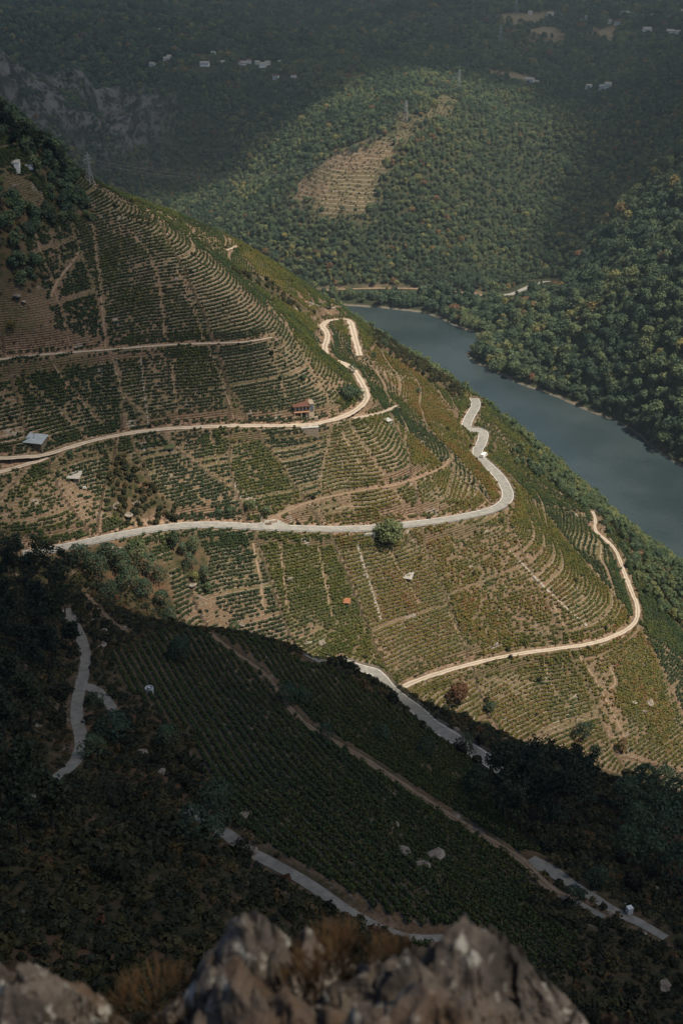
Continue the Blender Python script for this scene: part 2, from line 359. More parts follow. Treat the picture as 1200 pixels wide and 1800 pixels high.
# ------------------------------------------------------------------ land cover, as outlines on the ground
def world_poly(px, extra=()):
    px = np.array(px, float); P = hit(px[:, 0], px[:, 1])[:, :2]
    return [tuple(p) for p in P] + list(extra)
def inside(px, soft=2.0, extra=()):
    return sstep(soft, -soft, poly_sd(XX, YY, world_poly(px, extra)) + 2*fbm(XX, YY, 14, 31, 2))
wob = fbm(XX, YY, 30, 41, 3)
HILL = (YY > 318) & (YY < 900) & (SD > 0) & (XX < 330)
across = (poly_sd(XX, YY, [(-460,1250),(-240,1180),(-90,1148),(6,1118),(42,1108),(80,1092),(106,1058),(128,1030),(134,1005),(112,972),(117,950),(145,904),(178,866),(213,820),(246,736),(300,650),(350,560),(420,440),(470,300),(520,100),(1900,0),(1900,4400),(-1900,4400),(-1900,1250)]) < 0)
wood_tl = (1-0.6*inside([(-30,215),(20,235),(90,278),(100,300),(40,300),(-30,310)], 4))*inside([(0,196),(60,238),(108,285),(124,328),(170,374),(150,382),(110,384),(55,396),(44,430),(84,490),(80,515),(40,508),(0,498)], 4, [(-330,480),(-330,700)])
_fb = hit([24, 46], [296, 292]); wood_tl = wood_tl*np.minimum(sstep(6, 9, np.hypot(XX-_fb[0, 0], YY-_fb[0, 1]+5)), sstep(6, 9, np.hypot(XX-_fb[1, 0], YY-_fb[1, 1]+5)))
gully_shrub = inside([(182,800),(215,785),(262,850),(320,905),(250,930),(195,905)], 3)
bench = np.interp(YY, (330, 390, 410, 440, 480, 540, 620, 700), (60, 80, 89, 99, 105, 110, 116, 122))
slope_shrub = sstep(6, -10, H - bench + 10*wob) * sstep(40, 70, XX + 0.35*(YY-480)) * HILL
gap_shrub = np.maximum(inside([(395,470),(430,490),(480,520),(520,548),(560,560),(500,515),(440,470)], 3), inside([(640,565),(700,600),(760,650),(820,690),(800,700),(730,655),(660,610)], 4))
nw = inside([(185,1150),(300,1112),(430,1124),(560,1168),(720,1262),(830,1345),(862,1402),(950,1530),(900,1592),(1000,1645),(1000,1710),(760,1690),(600,1600),(535,1545),(425,1455),(395,1405),(335,1292),(240,1222)], 3)
HILLV = np.clip(HILL*1.0 - wood_tl - gully_shrub - slope_shrub - gap_shrub, 0, 1)
gully_line = poly_sd(XX, YY, [(-330,330),(-95,322),(-40,317),(10,313),(60,309),(110,308),(170,304),(330,280),(330,60),(-330,60)])
HILLV *= sstep(2, 10, gully_line)
left_dark = inside([(0,930),(130,962),(250,950),(300,985),(315,1060),(300,1100),(180,1130),(0,1120)], 4, [(-250,330)])
HILLV *= (1-left_dark)
lower_shrub = inside([(285,950),(345,940),(372,985),(368,1040),(330,1020),(300,1000)], 3)
HILLV *= 1-lower_shrub
NEARV = nw * (YY < 330)
terr_far = sstep(14, -14, poly_sd(XX, YY, world_poly([(525,315),(545,300),(590,268),(640,255),(716,238),(690,290),(650,388),(575,386),(560,378),(515,362)])) + 12*fbm(XX, YY, 40, 36, 3))
cutline = inside([(690,240),(700,200),(740,205),(790,165),(830,170),(790,205),(745,222),(712,262)], 5)
fields = np.zeros_like(H)
for q in ([(535,125),(590,122),(650,135),(650,145),(600,141),(540,133)], [(845,122),(900,128),(950,140),(915,142),(860,133)], [(870,25),(960,22),(985,42),(880,42)], [(880,44),(990,48),(985,68),(885,62)],
          [(1030,45),(1080,50),(1130,62),(1060,66)], [(345,98),(375,98),(378,106),(345,106)], [(930,66),(990,64),(1000,74),(940,76)], [(1100,60),(1190,64),(1195,72),(1110,72)]):
    fields = np.maximum(fields, sstep(12, -12, poly_sd(XX, YY, world_poly(q)) + 26*fbm(XX, YY, 45, 35, 3)))
HOUSES = np.zeros_like(H)
for u, v, w in VILLAGE_A+VILLAGE_B+VILLAGE_C:
    q = hit(u, v)[0]; HOUSES = np.maximum(HOUSES, sstep(w*1.9, w*1.3, np.hypot(XX-q[0], YY-q[1]+w*0.6)))
VIEWGAP = inside([(876,520),(905,514),(930,504),(992,493),(996,506),(960,514),(935,520),(905,533),(880,534)], 2)
FOREST = np.clip(across*1.0 - HOUSES - VIEWGAP - terr_far - cutline*0.85 - fields - 1.25*CRAG*sstep(-0.55, 0.0, fbm(XX, YY, 38, 37, 3)), 0, 1)
# plots of the vineyards: each has its own rows
PL = np.array([0.90, 0.42]); PL /= np.hypot(*PL); PN = np.array([-PL[1], PL[0]])
def plots(x, y):
    """index of the nearest plot seed, and how far the border is; plots are longer up the slope than along it"""
    a = (x*PL[0]+y*PL[1])/33.0; b = (x*PN[0]+y*PN[1])/125.0
    a = a + 0.10*fbm(x, y, 30, 71, 2)
    ib = np.floor(b); d1 = np.full(np.shape(x), 1e9); d2 = np.full(np.shape(x), 1e9); pid = np.zeros(np.shape(x), np.int64); ia = np.floor(a)
    for dj in (-1, 0, 1):
        for di in (-2, -1, 0, 1, 2):
            cx = ia+di; cy = ib+dj
            sx_ = cx+0.5+0.7*(_hash(cx, cy, 3)-0.5); sy_ = cy+0.5+0.5*(_hash(cx, cy, 4)-0.5)
            d = np.hypot(a-sx_, (b-sy_)*0.9)
            q = (cx.astype(np.int64)*7919+cy.astype(np.int64)*104729)
            m = d < d1
            d2 = np.where(m, d1, np.minimum(d2, d)); pid = np.where(m, q, pid); d1 = np.where(m, d, d1)
    return pid, (d2-d1)*15.0
PID, PEDGE = plots(XX, YY)
def ph(pid, s): return _hash(pid, pid*0+s, 99)
ROWH = 0.74
def row_coord(x, y, z, pid):
    al = x*PL[0]+y*PL[1]
    g = (z + 0.5*fbm(x, y, 16, 51, 2))/(ROWH*(0.92+0.35*ph(pid, 1))) + (ph(pid, 2)-0.5)*0.035*al + ph(pid, 3)*1.0
    return g
_na = hit([372, 452], [1258, 1365]); _nd = _na[1, :2]-_na[0, :2]; _nd /= np.hypot(*_nd)      # the rows of the near slope run down to the right
def row_coord_near(x, y):
    return (-(x*_nd[1]) + y*_nd[0])/1.9 + 1.6*fbm(x, y, 60, 52, 2)
near_side = (gully_line < 4)
G = np.where(near_side, row_coord_near(XX, YY), row_coord(XX, YY, H, PID))
PATHS = (([(160, 384), (168, 440), (178, 520), (186, 613)], 1.4), ([(58, 398), (70, 440), (98, 515), (124, 612)], 1.0), ([(138, 446), (112, 480), (90, 522)], 1.8), ([(232, 408), (262, 450), (277, 490), (290, 595)], 1.2), ([(312, 476), (330, 520), (356, 598)], 0.9),         ([(365, 610), (385, 660), (412, 742)], 1.0), ([(90, 630), (130, 690), (180, 750)], 1.1), ([(44, 668), (100, 720), (145, 768)], 1.0), ([(470, 600), (488, 650), (500, 700)], 1.0), ([(368, 760), (385, 830)], 0.8), ([(120, 862), (155, 915)], 0.9),         ([(300, 640), (312, 735)], 0.9), ([(445, 955), (456, 1010), (463, 1072)], 1.4), ([(492, 960), (505, 1075)], 0.9), ([(557, 958), (570, 1020), (583, 1085)], 1.2), ([(680, 965), (700, 1000), (735, 1060)], 0.9), ([(786, 1072), (800, 1108), (826, 1150)], 0.8), ([(972, 1062), (985, 1090), (1005, 1135)], 1.2),         ([(1015, 1148), (1040, 1185), (1062, 1225), (1085, 1270), (1100, 1302)], 1.6), ([(1062, 1215), (1085, 1205), (1070, 1170)], 1.4), ([(1125, 1112), (1160, 1135), (1200, 1165)], 0.9), ([(955, 1160), (965, 1195), (975, 1225)], 0.8), ([(765, 855), (770, 900)], 0.8), ([(640, 745), (665, 790), (690, 830)], 0.7), ([(600, 760), (640, 830)], 1.1))
STAIRS = (([(628, 958), (645, 1015), (668, 1088)], 1.0, 'pale stone stairway straight down the lower vineyard from the main road'),
          ([(896, 970), (930, 1005), (965, 1042), (1000, 1075), (1030, 1100)], 1.1, 'stepped pale stone stairway slanting down the right of the lower vineyard'),
          ([(247, 628), (253, 690), (261, 748)], 0.5, 'thin pale stone steps between the second and the third road'))
PATHCLR = np.ones_like(H)
for px, w in [(p[0], p[1]) for p in PATHS]+[(p[0], p[1]) for p in STAIRS]:
    Q = hit([q[0] for q in px], [q[1] for q in px])
    for a, b in zip(Q[:-1], Q[1:]):
        j0, j1 = np.searchsorted(GY, (min(a[1], b[1])-3, max(a[1], b[1])+3)); i0, i1 = np.searchsorted(GX, (min(a[0], b[0])-3, max(a[0], b[0])+3)); sx = XX[j0:j1, i0:i1]; sy = YY[j0:j1, i0:i1]
        ex, ey = b[0]-a[0], b[1]-a[1]; tt = np.clip(((sx-a[0])*ex+(sy-a[1])*ey)/(ex*ex+ey*ey+1e-9), 0, 1); PATHCLR[j0:j1, i0:i1] = np.minimum(PATHCLR[j0:j1, i0:i1], sstep(w*0.3+0.1, w*0.3+0.6, np.hypot(sx-a[0]-ex*tt, sy-a[1]-ey*tt)))
VINE = np.where(near_side, NEARV, HILLV) * sstep(0.2, 1.2, RDIST)
VROW = VINE*PATHCLR
# bare or young plots of the photo (outlines on the ground)
BARE = np.zeros_like(H)
for q, k in (([(0,848),(100,840),(150,862),(192,912),(100,925),(0,925)], .8), ([(505,893),(560,872),(622,868),(630,908),(495,912)], .95), ([(318,1042),(400,1058),(408,1100),(390,1112),(330,1085)], .5),
             ([(770,1188),(905,1165),(948,1240),(880,1235),(800,1208)], .75), ([(1025,1145),(1062,1150),(1110,1300),(1075,1290)], .95), ([(0,500),(60,505),(118,610),(50,618),(0,628)], .25),
             ([(0,640),(50,638),(62,690),(0,720)], .65), ([(430,950),(460,952),(480,1110),(455,1110)], .45), ([(690,945),(900,925),(1000,1090),(960,1120),(800,1040)], .5), ([(540,1105),(640,1080),(720,1180),(600,1150)], .5),
             ([(240,385),(300,420),(350,470),(420,540),(470,600),(560,660),(540,600),(470,520),(380,440),(300,395)], .35), ([(150,315),(230,350),(310,386),(420,436),(330,420),(220,370)], .6),
             ([(505,640),(560,640),(640,690),(560,700)], .5), ([(790,1035),(880,1000),(940,1120),(820,1160)], .3), ([(40,395),(100,385),(118,470),(60,440)], .6)):
    BARE = np.maximum(BARE, k*inside(q, 2))
BARE = np.maximum(BARE, 0.30*sstep(-10, 40, XX-0.15*(480-YY))*sstep(440, 500, YY)*HILL)
STRAW = np.clip(0.5+0.5*fbm(XX, YY, 25, 61, 3)*1.6 + BARE*0.5, 0, 1)
print("cover %.1fs" % (time.time()-_T0))

# ------------------------------------------------------------------ ground material
t = NT('ground')
vine, gco, crag, fld, frst, cut, straw, shr, pedge = (t.attr(k) for k in ('vine', 'rows', 'crag', 'field', 'forest', 'cut', 'straw', 'bare', 'pedge'))
n1 = t.noise(0.05, 5); n2 = t.noise(0.35, 5); n3 = t.noise(1.6, 4); n4 = t.noise(0.9, 6, 0.7)
scrub = t.mix(t.ramp(n2, 0.35, 0.68), (0.030, 0.034, 0.014), (0.085, 0.060, 0.034))
scrub = t.mix(t.ramp(n1, 0.52, 0.66), scrub, (0.120, 0.070, 0.040))
ff = t.mix(t.ramp(n1, 0.42, 0.66), (0.022, 0.030, 0.014), (0.040, 0.040, 0.020))
ff = t.mix(t.ramp(n2, 0.62, 0.78), ff, (0.070, 0.058, 0.034))
base = t.mix(frst, scrub, ff)
soil = t.mix(t.ramp(n3, 0.35, 0.65), (0.115, 0.075, 0.042), (0.200, 0.138, 0.085))
weeds = t.mix(t.ramp(n4, 0.40, 0.62), soil, (0.062, 0.070, 0.022))
soil = t.mix(t.ramp(straw, 0.35, 0.85), weeds, soil)
fr = t.math('FRACT', t.math('ADD', gco, t.math('MULTIPLY', t.math('SUBTRACT', n3, 0.5), 0.22)))
wallb = t.math('MULTIPLY', t.ramp(fr, 0.60, 0.70), t.ramp(fr, 0.96, 0.90))
stone = t.mix(t.ramp(t.noise(2.6, 3), 0.40, 0.60), (0.140, 0.112, 0.082), (0.335, 0.275, 0.210))
wallk = t.math('MULTIPLY', wallb, t.ramp(n2, 0.28, 0.52, 0.30, 1.0))
vcol = t.mix(wallk, soil, stone)
pathm = t.math('MULTIPLY', t.ramp(pedge, 0.45, 0.15), t.ramp(n1, 0.45, 0.62, 0, 0.5))
vcol = t.mix(pathm, vcol, t.mix(n3, (0.18, 0.125, 0.08), (0.30, 0.23, 0.17)))
c = t.mix(vine, base, vcol)
bank = t.mix(t.ramp(n4, 0.38, 0.62), (0.110, 0.068, 0.044), (0.280, 0.195, 0.132))
c = t.mix(cut, c, bank)
rk = t.noise(0.085, 8, 0.68, vec=t.scale_vec(t.pos(), 1.0, 0.8, 0.30), dist=0.6)
rock = t.mix(t.ramp(rk, 0.43, 0.57), (0.020, 0.021, 0.021), (0.175, 0.174, 0.170))
c = t.mix(t.math('MULTIPLY', crag, t.ramp(t.noise(0.02, 4), 0.30, 0.48)), c, rock)
c = t.mix(fld, c, t.mix(t.ramp(n2, 0.3, 0.7), (0.15, 0.125, 0.075), (0.24, 0.19, 0.12)))
outc = t.math('MULTIPLY', t.ramp(t.noise(0.11, 6, 0.62), 0.62, 0.68), t.math('SUBTRACT', 1.0, frst))
c = t.mix(outc, c, t.mix(t.ramp(n4, 0.35, 0.6), (0.11, 0.092, 0.072), (0.30, 0.26, 0.215)))
zz = t.n('ShaderNodeSeparateXYZ'); t.set(zz.inputs[0], t.pos()); c = t.mix(t.ramp(t.math('ADD', zz.outputs[2], t.math('MULTIPLY', n2, 1.8)), 2.5, 1.5, 0, 0.75), c, t.mix(n3, (0.10, 0.085, 0.066), (0.27, 0.235, 0.19)))
t.color(c); t.rough(0.95)
hgt = t.math('ADD', t.math('MULTIPLY', t.math('MULTIPLY', t.ramp(fr, 0.55, 0.90), vine), 0.8), t.math('MULTIPLY', n4, 0.6))
hgt = t.math('ADD', hgt, t.math('MULTIPLY', t.math('MULTIPLY', crag, rk), 34.0)); t.bump(hgt, 0.8, 0.7)
M_ground = t.m
nY, nX = H.shape
_id = np.arange(nY*nX).reshape(nY, nX)
me = mesh_np('hillside', np.stack([XX, YY, H], -1).reshape(-1, 3), np.stack([_id[:-1, :-1], _id[:-1, 1:], _id[1:, 1:], _id[1:, :-1]], -1).reshape(-1, 4), M_ground, True)
VINE_ALL = np.maximum(VINE, terr_far*0.85)
G2 = np.where(terr_far > 0.05, (H+1.5*fbm(XX, YY, 30, 53, 2))/3.6, G)
for k, a in (('vine', VINE_ALL), ('rows', G2), ('crag', CRAG), ('field', np.clip(fields+0.3*cutline, 0, 1)), ('forest', across*1.0), ('cut', np.maximum(CUT, np.where(YY < 330, 0.35, 0.75)*(YY < 900)*VERGE*np.clip(0.6+0.8*fbm(XX, YY, 5, 33, 2), 0, 1))), ('straw', STRAW), ('bare', BARE), ('pedge', np.where(near_side | across, 9.0, PEDGE))):
    fattr(me, k, a)
ground = put('hillside', me); tag(ground, kind='structure')

# water
t = NT('river_water'); t.color(t.mix(t.ramp(t.noise(0.012, 3), 0.35, 0.65), (0.022, 0.036, 0.041), (0.036, 0.053, 0.058)))
t.rough(t.ramp(t.noise(0.010, 4, vec=t.scale_vec(t.pos(), 1.0, 0.35, 1), dist=0.8), 0.35, 0.65, 0.08, 0.34)); t.b.inputs['Specular IOR Level'].default_value = 0.5
t.bump(t.math('ADD', t.noise(0.30, 5, 0.6, vec=t.scale_vec(t.pos(), 1.0, 0.55, 1)), t.math('MULTIPLY', t.noise(0.05, 3), 1.0)), 0.35, 0.5)
wm = MB(); wm.quad((-480, 30, 0), (560, 30, 0), (560, 1290, 0), (-480, 1290, 0))
river = wm.build('river_water', t.m); tag(river, kind='structure')

# roads
def road_mat(name, a, b, wheel=0.0):
    t = NT(name); n = t.noise(0.5, 5, 0.6); q = t.noise(5.0, 3)
    c = t.mix(t.ramp(n, 0.3, 0.7), a, b)
    c = t.mix(t.ramp(q, 0.45, 0.75, 0, 0.35), c, tuple(k*0.6 for k in a))
    if wheel:
        e = t.attr('across'); tr = t.math('ABSOLUTE', t.math('SUBTRACT', t.math('ABSOLUTE', e), 0.45))
        c = t.mix(t.ramp(tr, 0.42, 0.12, 0, wheel), c, tuple(min(1, k*1.35) for k in b))
        c = t.mix(t.math('MULTIPLY', t.ramp(t.math('ABSOLUTE', e), 0.28, 0.05), 0.35), c, tuple(k*0.55 for k in a))
    t.color(c); t.rough(0.9); t.bump(t.math('ADD', q, n), 0.3, 0.08); return t.m
M_ROAD = {'asphalt': road_mat('pale_asphalt', (0.20, 0.195, 0.18), (0.29, 0.28, 0.255)), 'dirt': road_mat('pale_dirt', (0.235, 0.19, 0.145), (0.39, 0.33, 0.265), 0.6),
          'earth': road_mat('brown_earth', (0.13, 0.09, 0.058), (0.24, 0.175, 0.12), 0.5), 'concrete': road_mat('worn_concrete', (0.20, 0.19, 0.165), (0.31, 0.295, 0.26))}
M_paint = plain('road_paint', (0.72, 0.71, 0.68), 0.15, 1.0)
def ribbon(name, L, w, mat, off=0.0, lift=0.10, jag=0.0):
    d = np.gradient(L[:, :2], axis=0); d /= np.hypot(*d.T)[:, None]+1e-9; nrm = np.stack([-d[:, 1], d[:, 0]], -1)
    cols = np.array([-1, -0.5, 0, 0.5, 1]); V = []; A = []
    s = np.concatenate([[0], np.cumsum(np.hypot(*np.diff(L[:, :2], axis=0).T))]); w = np.interp(s, [0, s[-1]], w) if np.ndim(w) else np.full(len(s), w)
    for c in cols:
        ww = w/2*c*(1+jag*(vnoise(s, s*0+c*9, 5, 8)+0.7*vnoise(s, s*0+c*7, 1.7, 9))*(abs(c) == 1)) + off
        xy = L[:, :2]+nrm*ww[:, None]
        V.append(np.stack([xy[:, 0], xy[:, 1], np.maximum(L[:, 2], hz(xy[:, 0], xy[:, 1]))+lift], -1)); A.append(np.full(len(L), c))
    V = np.stack(V, 1); n = len(L); k = len(cols); idx = np.arange(n*k).reshape(n, k)
    F = np.stack([idx[:-1, :-1], idx[1:, :-1], idx[1:, 1:], idx[:-1, 1:]], -1).reshape(-1, 4)
    me = mesh_np(name, V.reshape(-1, 3), F, mat, True); fattr(me, 'across', np.stack(A, 1).ravel()); return put(name, me)
for nm, w, surf, L in ROAD_LINES:
    o = ribbon(nm, smooth_line(L, 0.9, 0), w, M_ROAD[surf], jag=0.05 if surf in ('asphalt', 'concrete') else 0.22); tag(o, kind='structure')
    if nm == 'main_road':
        for s in (-1, 1):
            q = ribbon('road_marking', smooth_line(L, 1.5, 0), 0.16, M_paint, off=s*(min(w)/2-0.35), lift=0.125); tag(q, kind='structure')
print("ground built %.1fs" % (time.time()-_T0))
# ------------------------------------------------------------------ foliage
def leaf_mat(name, stops, trans=0.22, var=0.35):
    t = NT(name); ti = t.attr('tint', 'INSTANCER'); r = t.rnd()
    f = t.math('ADD', ti, t.math('MULTIPLY', t.math('SUBTRACT', r, 0.5), 0.18)); f = t.math('ADD', f, t.math('MULTIPLY', t.math('SUBTRACT', t.noise(0.9, 2), 0.5), 0.30))
    cr = t.n('ShaderNodeValToRGB'); e = cr.color_ramp.elements
    for i, (p, c) in enumerate(stops):
        q = e[i] if i < 2 else e.new(p)
        q.position = p; q.color = (*c, 1)
    t.set(cr.inputs[0], f); c = cr.outputs[0]
    n = t.noise(2.3, 3); c = t.mix(t.ramp(n, 0.35, 0.7), t.mix(1.0, c, (1-var,)*3, 'MULTIPLY'), t.mix(1.0, c, (1+var,)*3, 'MULTIPLY'))
    t.color(c); t.rough(0.75); t.b.inputs['Specular IOR Level'].default_value = 0.25
    tr = t.n('ShaderNodeBsdfTranslucent'); t.set(tr.inputs[0], c); ms = t.n('ShaderNodeMixShader'); ms.inputs[0].default_value = trans
    t.t.links.new(t.b.outputs[0], ms.inputs[1]); t.t.links.new(tr.outputs[0], ms.inputs[2]); t.t.links.new(ms.outputs[0], t.t.nodes['Material Output'].inputs[0])
    return t.m
M_tree = leaf_mat('tree_leaves', [(0.0, (0.055, 0.089, 0.057)), (0.30, (0.093, 0.137, 0.077)), (0.55, (0.135, 0.178, 0.084)), (0.78, (0.193, 0.213, 0.091)), (0.92, (0.277, 0.256, 0.087)), (1.0, (0.220, 0.122, 0.068))], 0.3)
M_vine = leaf_mat('vine_leaves', [(0.0, (0.030, 0.056, 0.026)), (0.30, (0.058, 0.084, 0.026)), (0.55, (0.100, 0.112, 0.026)), (0.80, (0.165, 0.138, 0.032)), (1.0, (0.200, 0.105, 0.042))])
M_pine = leaf_mat('pine_needles', [(0.0, (0.014, 0.026, 0.016)), (1.0, (0.045, 0.060, 0.028))], 0.1)
M_shrub = leaf_mat('shrub_leaves', [(0.0, (0.022, 0.030, 0.016)), (0.35, (0.040, 0.046, 0.022)), (0.65, (0.075, 0.072, 0.030)), (0.85, (0.120, 0.085, 0.035)), (1.0, (0.130, 0.062, 0.035))])
M_bark = plain('bark', (0.085, 0.065, 0.050), 0.4, 3.0, 0.95, 0, 0.4)
M_vinewood = plain('vine_wood', (0.12, 0.085, 0.06), 0.3, 4.0, 0.95)

def quads_at(P, N, size, r):
    """one small leaf spray per point, facing N"""
    n = len(P); a = r.normal(size=(n, 3)); t1 = np.cross(N, a); t1 /= np.linalg.norm(t1, axis=1)[:, None]+1e-9
    t2 = np.cross(N, t1); s = (size*(0.65+0.7*r.random(n)))[:, None]*0.5; e = (0.6+0.5*r.random(n))[:, None]
    c = N*s*0.5*r.normal(size=(n, 1))
    V = np.stack([P-t1*s-t2*s*e*0.7, P+t1*s*0.9-t2*s*e+c, P+t1*s+t2*s*e*0.8, P-t1*s*0.8+t2*s*e+c], 1).reshape(-1, 3)
    return V, np.arange(n*4).reshape(n, 4)
def crown_pts(nq, w, h, z0, lobes, seed, flat=0.55, fill=0.75):
    r = np.random.default_rng(seed); C = []
    for k in range(lobes):
        a = r.random()*6.283; q = math.sqrt(r.random())*0.54; zz = r.random()
        taper = math.sqrt(max(0.05, 1-(2*zz-0.9)**2*0.8))
        C.append((math.cos(a)*q*w/2*taper, math.sin(a)*q*w/2*taper, z0+h*(0.16+0.68*zz), (0.24+0.16*r.random())*w*(0.7+0.5*taper)*0.85))
    C.append((0, 0, z0+h*0.5, w*0.33)); C = np.array(C)
    k = r.integers(0, len(C), nq); d = r.normal(size=(nq, 3)); d /= np.linalg.norm(d, axis=1)[:, None]
    d[:, 2] = np.where(d[:, 2] < -0.35, -d[:, 2], d[:, 2])
    rad = C[k, 3]*(fill+(1-fill)*r.random(nq))*(1+0.10*r.normal(size=nq))
    P = C[k, :3]+d*rad[:, None]*np.array([1, 1, flat/0.55*0.85])
    N = d+r.normal(size=(nq, 3))*0.38; N /= np.linalg.norm(N, axis=1)[:, None]
    keep = np.ones(nq, bool)
    for c in C:                                        # drop what is buried deep inside another lobe
        keep &= ~(np.linalg.norm((P-c[:3])/np.array([1, 1, 0.85]), axis=1) < c[3]*0.62)
    return P[keep], N[keep], C
def crown_mesh(name, nq, size, w, h, z0, lobes, seed, mat, trunk=None, flat=0.55):
    P, N, C = crown_pts(nq, w, h, z0, lobes, seed, flat)
    V, F = quads_at(P, N, size, np.random.default_rng(seed+1)); mi = np.zeros(len(F), int); mats = [mat]
    if trunk:
        mb = MB(); mb.bar((0, 0, -0.6), (0, 0, z0+h*0.4), trunk, trunk*0.5, 5); tv = np.array(mb.v); tf = np.array([f for f in mb.f if len(f) == 4])
        F = np.concatenate([F, tf+len(V)]); V = np.concatenate([V, tv]); mi = np.concatenate([mi, np.ones(len(tf), int)]); mats = [mat, M_bark]
    return mesh_np(name, V, F, mats, False, mi)
def vine_quads(n, seed, L=1.0, W=0.85, h0=0.22, h1=1.12, size=0.30):
    r = np.random.default_rng(seed); P = np.stack([(r.random(n)-0.5)*L, r.normal(size=n)*W*0.30, h0+(h1-h0)*r.random(n)**0.8], -1)
    P[:, 2] += 0.10*np.sin(P[:, 0]*7+seed)
    N = np.stack([r.normal(size=n)*0.5, P[:, 1]*2.2+r.normal(size=n)*0.5, (P[:, 2]-0.5)*1.1+0.25+r.normal(size=n)*0.4], -1); N /= np.linalg.norm(N, axis=1)[:, None]
    return quads_at(P, N, size, r)
def proto(name, me): return bpy.data.objects.new(name, me)          # a source for repeats; it stands nowhere itself
def scatter(name, P, rz, scl, tint, protos, seed=1):
    """one object that carries a whole mass of plants"""
    n = len(P); me = bpy.data.meshes.new(name); me.vertices.add(n); me.vertices.foreach_set('co', np.asarray(P, np.float32).ravel())
    fattr(me, 'tint', tint); fattr(me, 'rz', rz); fattr(me, 'scl', scl, typ='FLOAT_VECTOR'); fattr(me, 'pick', np.random.default_rng(seed).integers(0, len(protos), n), typ='INT')
    o = put(name, me); ng = bpy.data.node_groups.new(name, 'GeometryNodeTree')
    ng.interface.new_socket('Geometry', in_out='INPUT', socket_type='NodeSocketGeometry'); ng.interface.new_socket('Geometry', in_out='OUTPUT', socket_type='NodeSocketGeometry')
    N = ng.nodes; Lk = ng.links; gi = N.new('NodeGroupInput'); go = N.new('NodeGroupOutput'); ip = N.new('GeometryNodeInstanceOnPoints'); jn = N.new('GeometryNodeJoinGeometry')
    for p in reversed(protos):
        oi = N.new('GeometryNodeObjectInfo'); oi.inputs[0].default_value = p; oi.inputs['As Instance'].default_value = True; Lk.new(oi.outputs['Geometry'], jn.inputs[0])
    def at(nm, dt):
        q = N.new('GeometryNodeInputNamedAttribute'); q.data_type = dt; q.inputs[0].default_value = nm; return q.outputs[0]
    cx = N.new('ShaderNodeCombineXYZ'); Lk.new(at('rz', 'FLOAT'), cx.inputs[2])
    Lk.new(gi.outputs[0], ip.inputs['Points']); Lk.new(jn.outputs[0], ip.inputs['Instance']); ip.inputs['Pick Instance'].default_value = True
    Lk.new(at('pick', 'INT'), ip.inputs['Instance Index']); Lk.new(cx.outputs[0], ip.inputs['Rotation']); Lk.new(at('scl', 'FLOAT_VECTOR'), ip.inputs['Scale'])
    Lk.new(ip.outputs[0], go.inputs[0])
    md = o.modifiers.new(name, 'NODES'); md.node_group = ng; tag(o, kind='stuff'); return o

def in_view(x, y, z, m=1.25):
    fw = y*CP-(z-CAM_Z)*SP; up = y*SP+(z-CAM_Z)*CP
    return (fw > 5) & (np.abs(x/fw) < 0.3*m+20/np.maximum(fw, 20)) & (np.abs(up/fw) < 0.45*m+20/np.maximum(fw, 20))
def jitter(x0, x1, y0, y1, s, seed):
    r = np.random.default_rng(seed); x, y = np.meshgrid(np.arange(x0, x1, s), np.arange(y0, y1, s))
    x = x.ravel()+(r.random(x.size)-0.5)*s*0.95; y = y.ravel()+(r.random(y.size)-0.5)*s*0.95; return x, y

# ------------------------------------------------------------------ forest across the river
TREES = [proto('forest_tree', crown_mesh('forest_tree', 620, 0.95, 8.0, 5.8, 1.4, 8+k % 3, 100+k, M_tree, 0.22)) for k in range(5)]
TREES += [proto('forest_tree', crown_mesh('forest_tree', 760, 0.95, 11.5, 4.8, 1.0, 15, 131, M_tree, 0.22)), proto('forest_tree', crown_mesh('forest_tree', 760, 0.85, 9.5, 6.4, 0.8, 16, 132, M_tree, 0.22)), proto('forest_tree', crown_mesh('forest_tree', 460, 0.85, 4.8, 8.2, 1.2, 7, 133, M_tree, 0.2, 0.8))]
X, Y, S = [], [], []
for y0, y1, s in ((560, 1150, 5.6), (1150, 1700, 4.8), (1700, 2300, 7.5), (2300, 3400, 12)):
    x, y = jitter(-0.42*y1-60, 0.42*y1+60, y0, y1, s, int(y0)); X.append(x); Y.append(y); S.append(np.full(x.shape, s/5.6))
X = np.concatenate(X); Y = np.concatenate(Y); S = np.concatenate(S); Z = hz(X, Y)
fo = bil(FOREST, X, Y); rd = bil(RDIST, X, Y); rr = np.random.default_rng(5)
dens = 1.08+0.22*fbm(X, Y, 70, 81, 3)-0.30*sstep(1550, 2000, Y); dens = np.where(Y < 1150, np.maximum(dens, 0.9), dens)
dens = np.where((Y > 1750) & (X > 180), dens-0.18, dens)
ok = (fo*dens > rr.random(len(X))) & (rd > np.where((X > 130) & (Y > 1000), 9.0, 4.0)) & in_view(X, Y, Z) & (Z > 1.5)
X, Y, Z, S = X[ok], Y[ok], Z[ok], S[ok]; nf = len(X)
wet = fbm(X, Y, 55, 83, 3)
sz = (0.62+0.72*rr.random(nf)**1.6)*np.where(Y < 1120, 1.12, 0.90)*np.minimum(S, 1.6)*np.where((Y > 1120) & (Y < 1600), 0.85+0.25*wet, 1)
sc3 = np.stack([sz*(0.9+0.25*rr.random(nf)), sz*(0.9+0.25*rr.random(nf)), sz*(0.85+0.45*rr.random(nf))], -1)
tint = np.clip(0.30+0.45*wet+0.32*rr.normal(size=nf)*0.8, 0, 0.93); tint = np.where(rr.random(nf) < 0.012, 0.99, tint)
rz = rr.random(nf)*6.28
dist = np.sqrt(X**2+Y**2+(Z-CAM_Z)**2)
big = np.argsort(dist/np.maximum(sz, .3))[:300]; rest = np.setdiff1d(np.arange(nf), big)
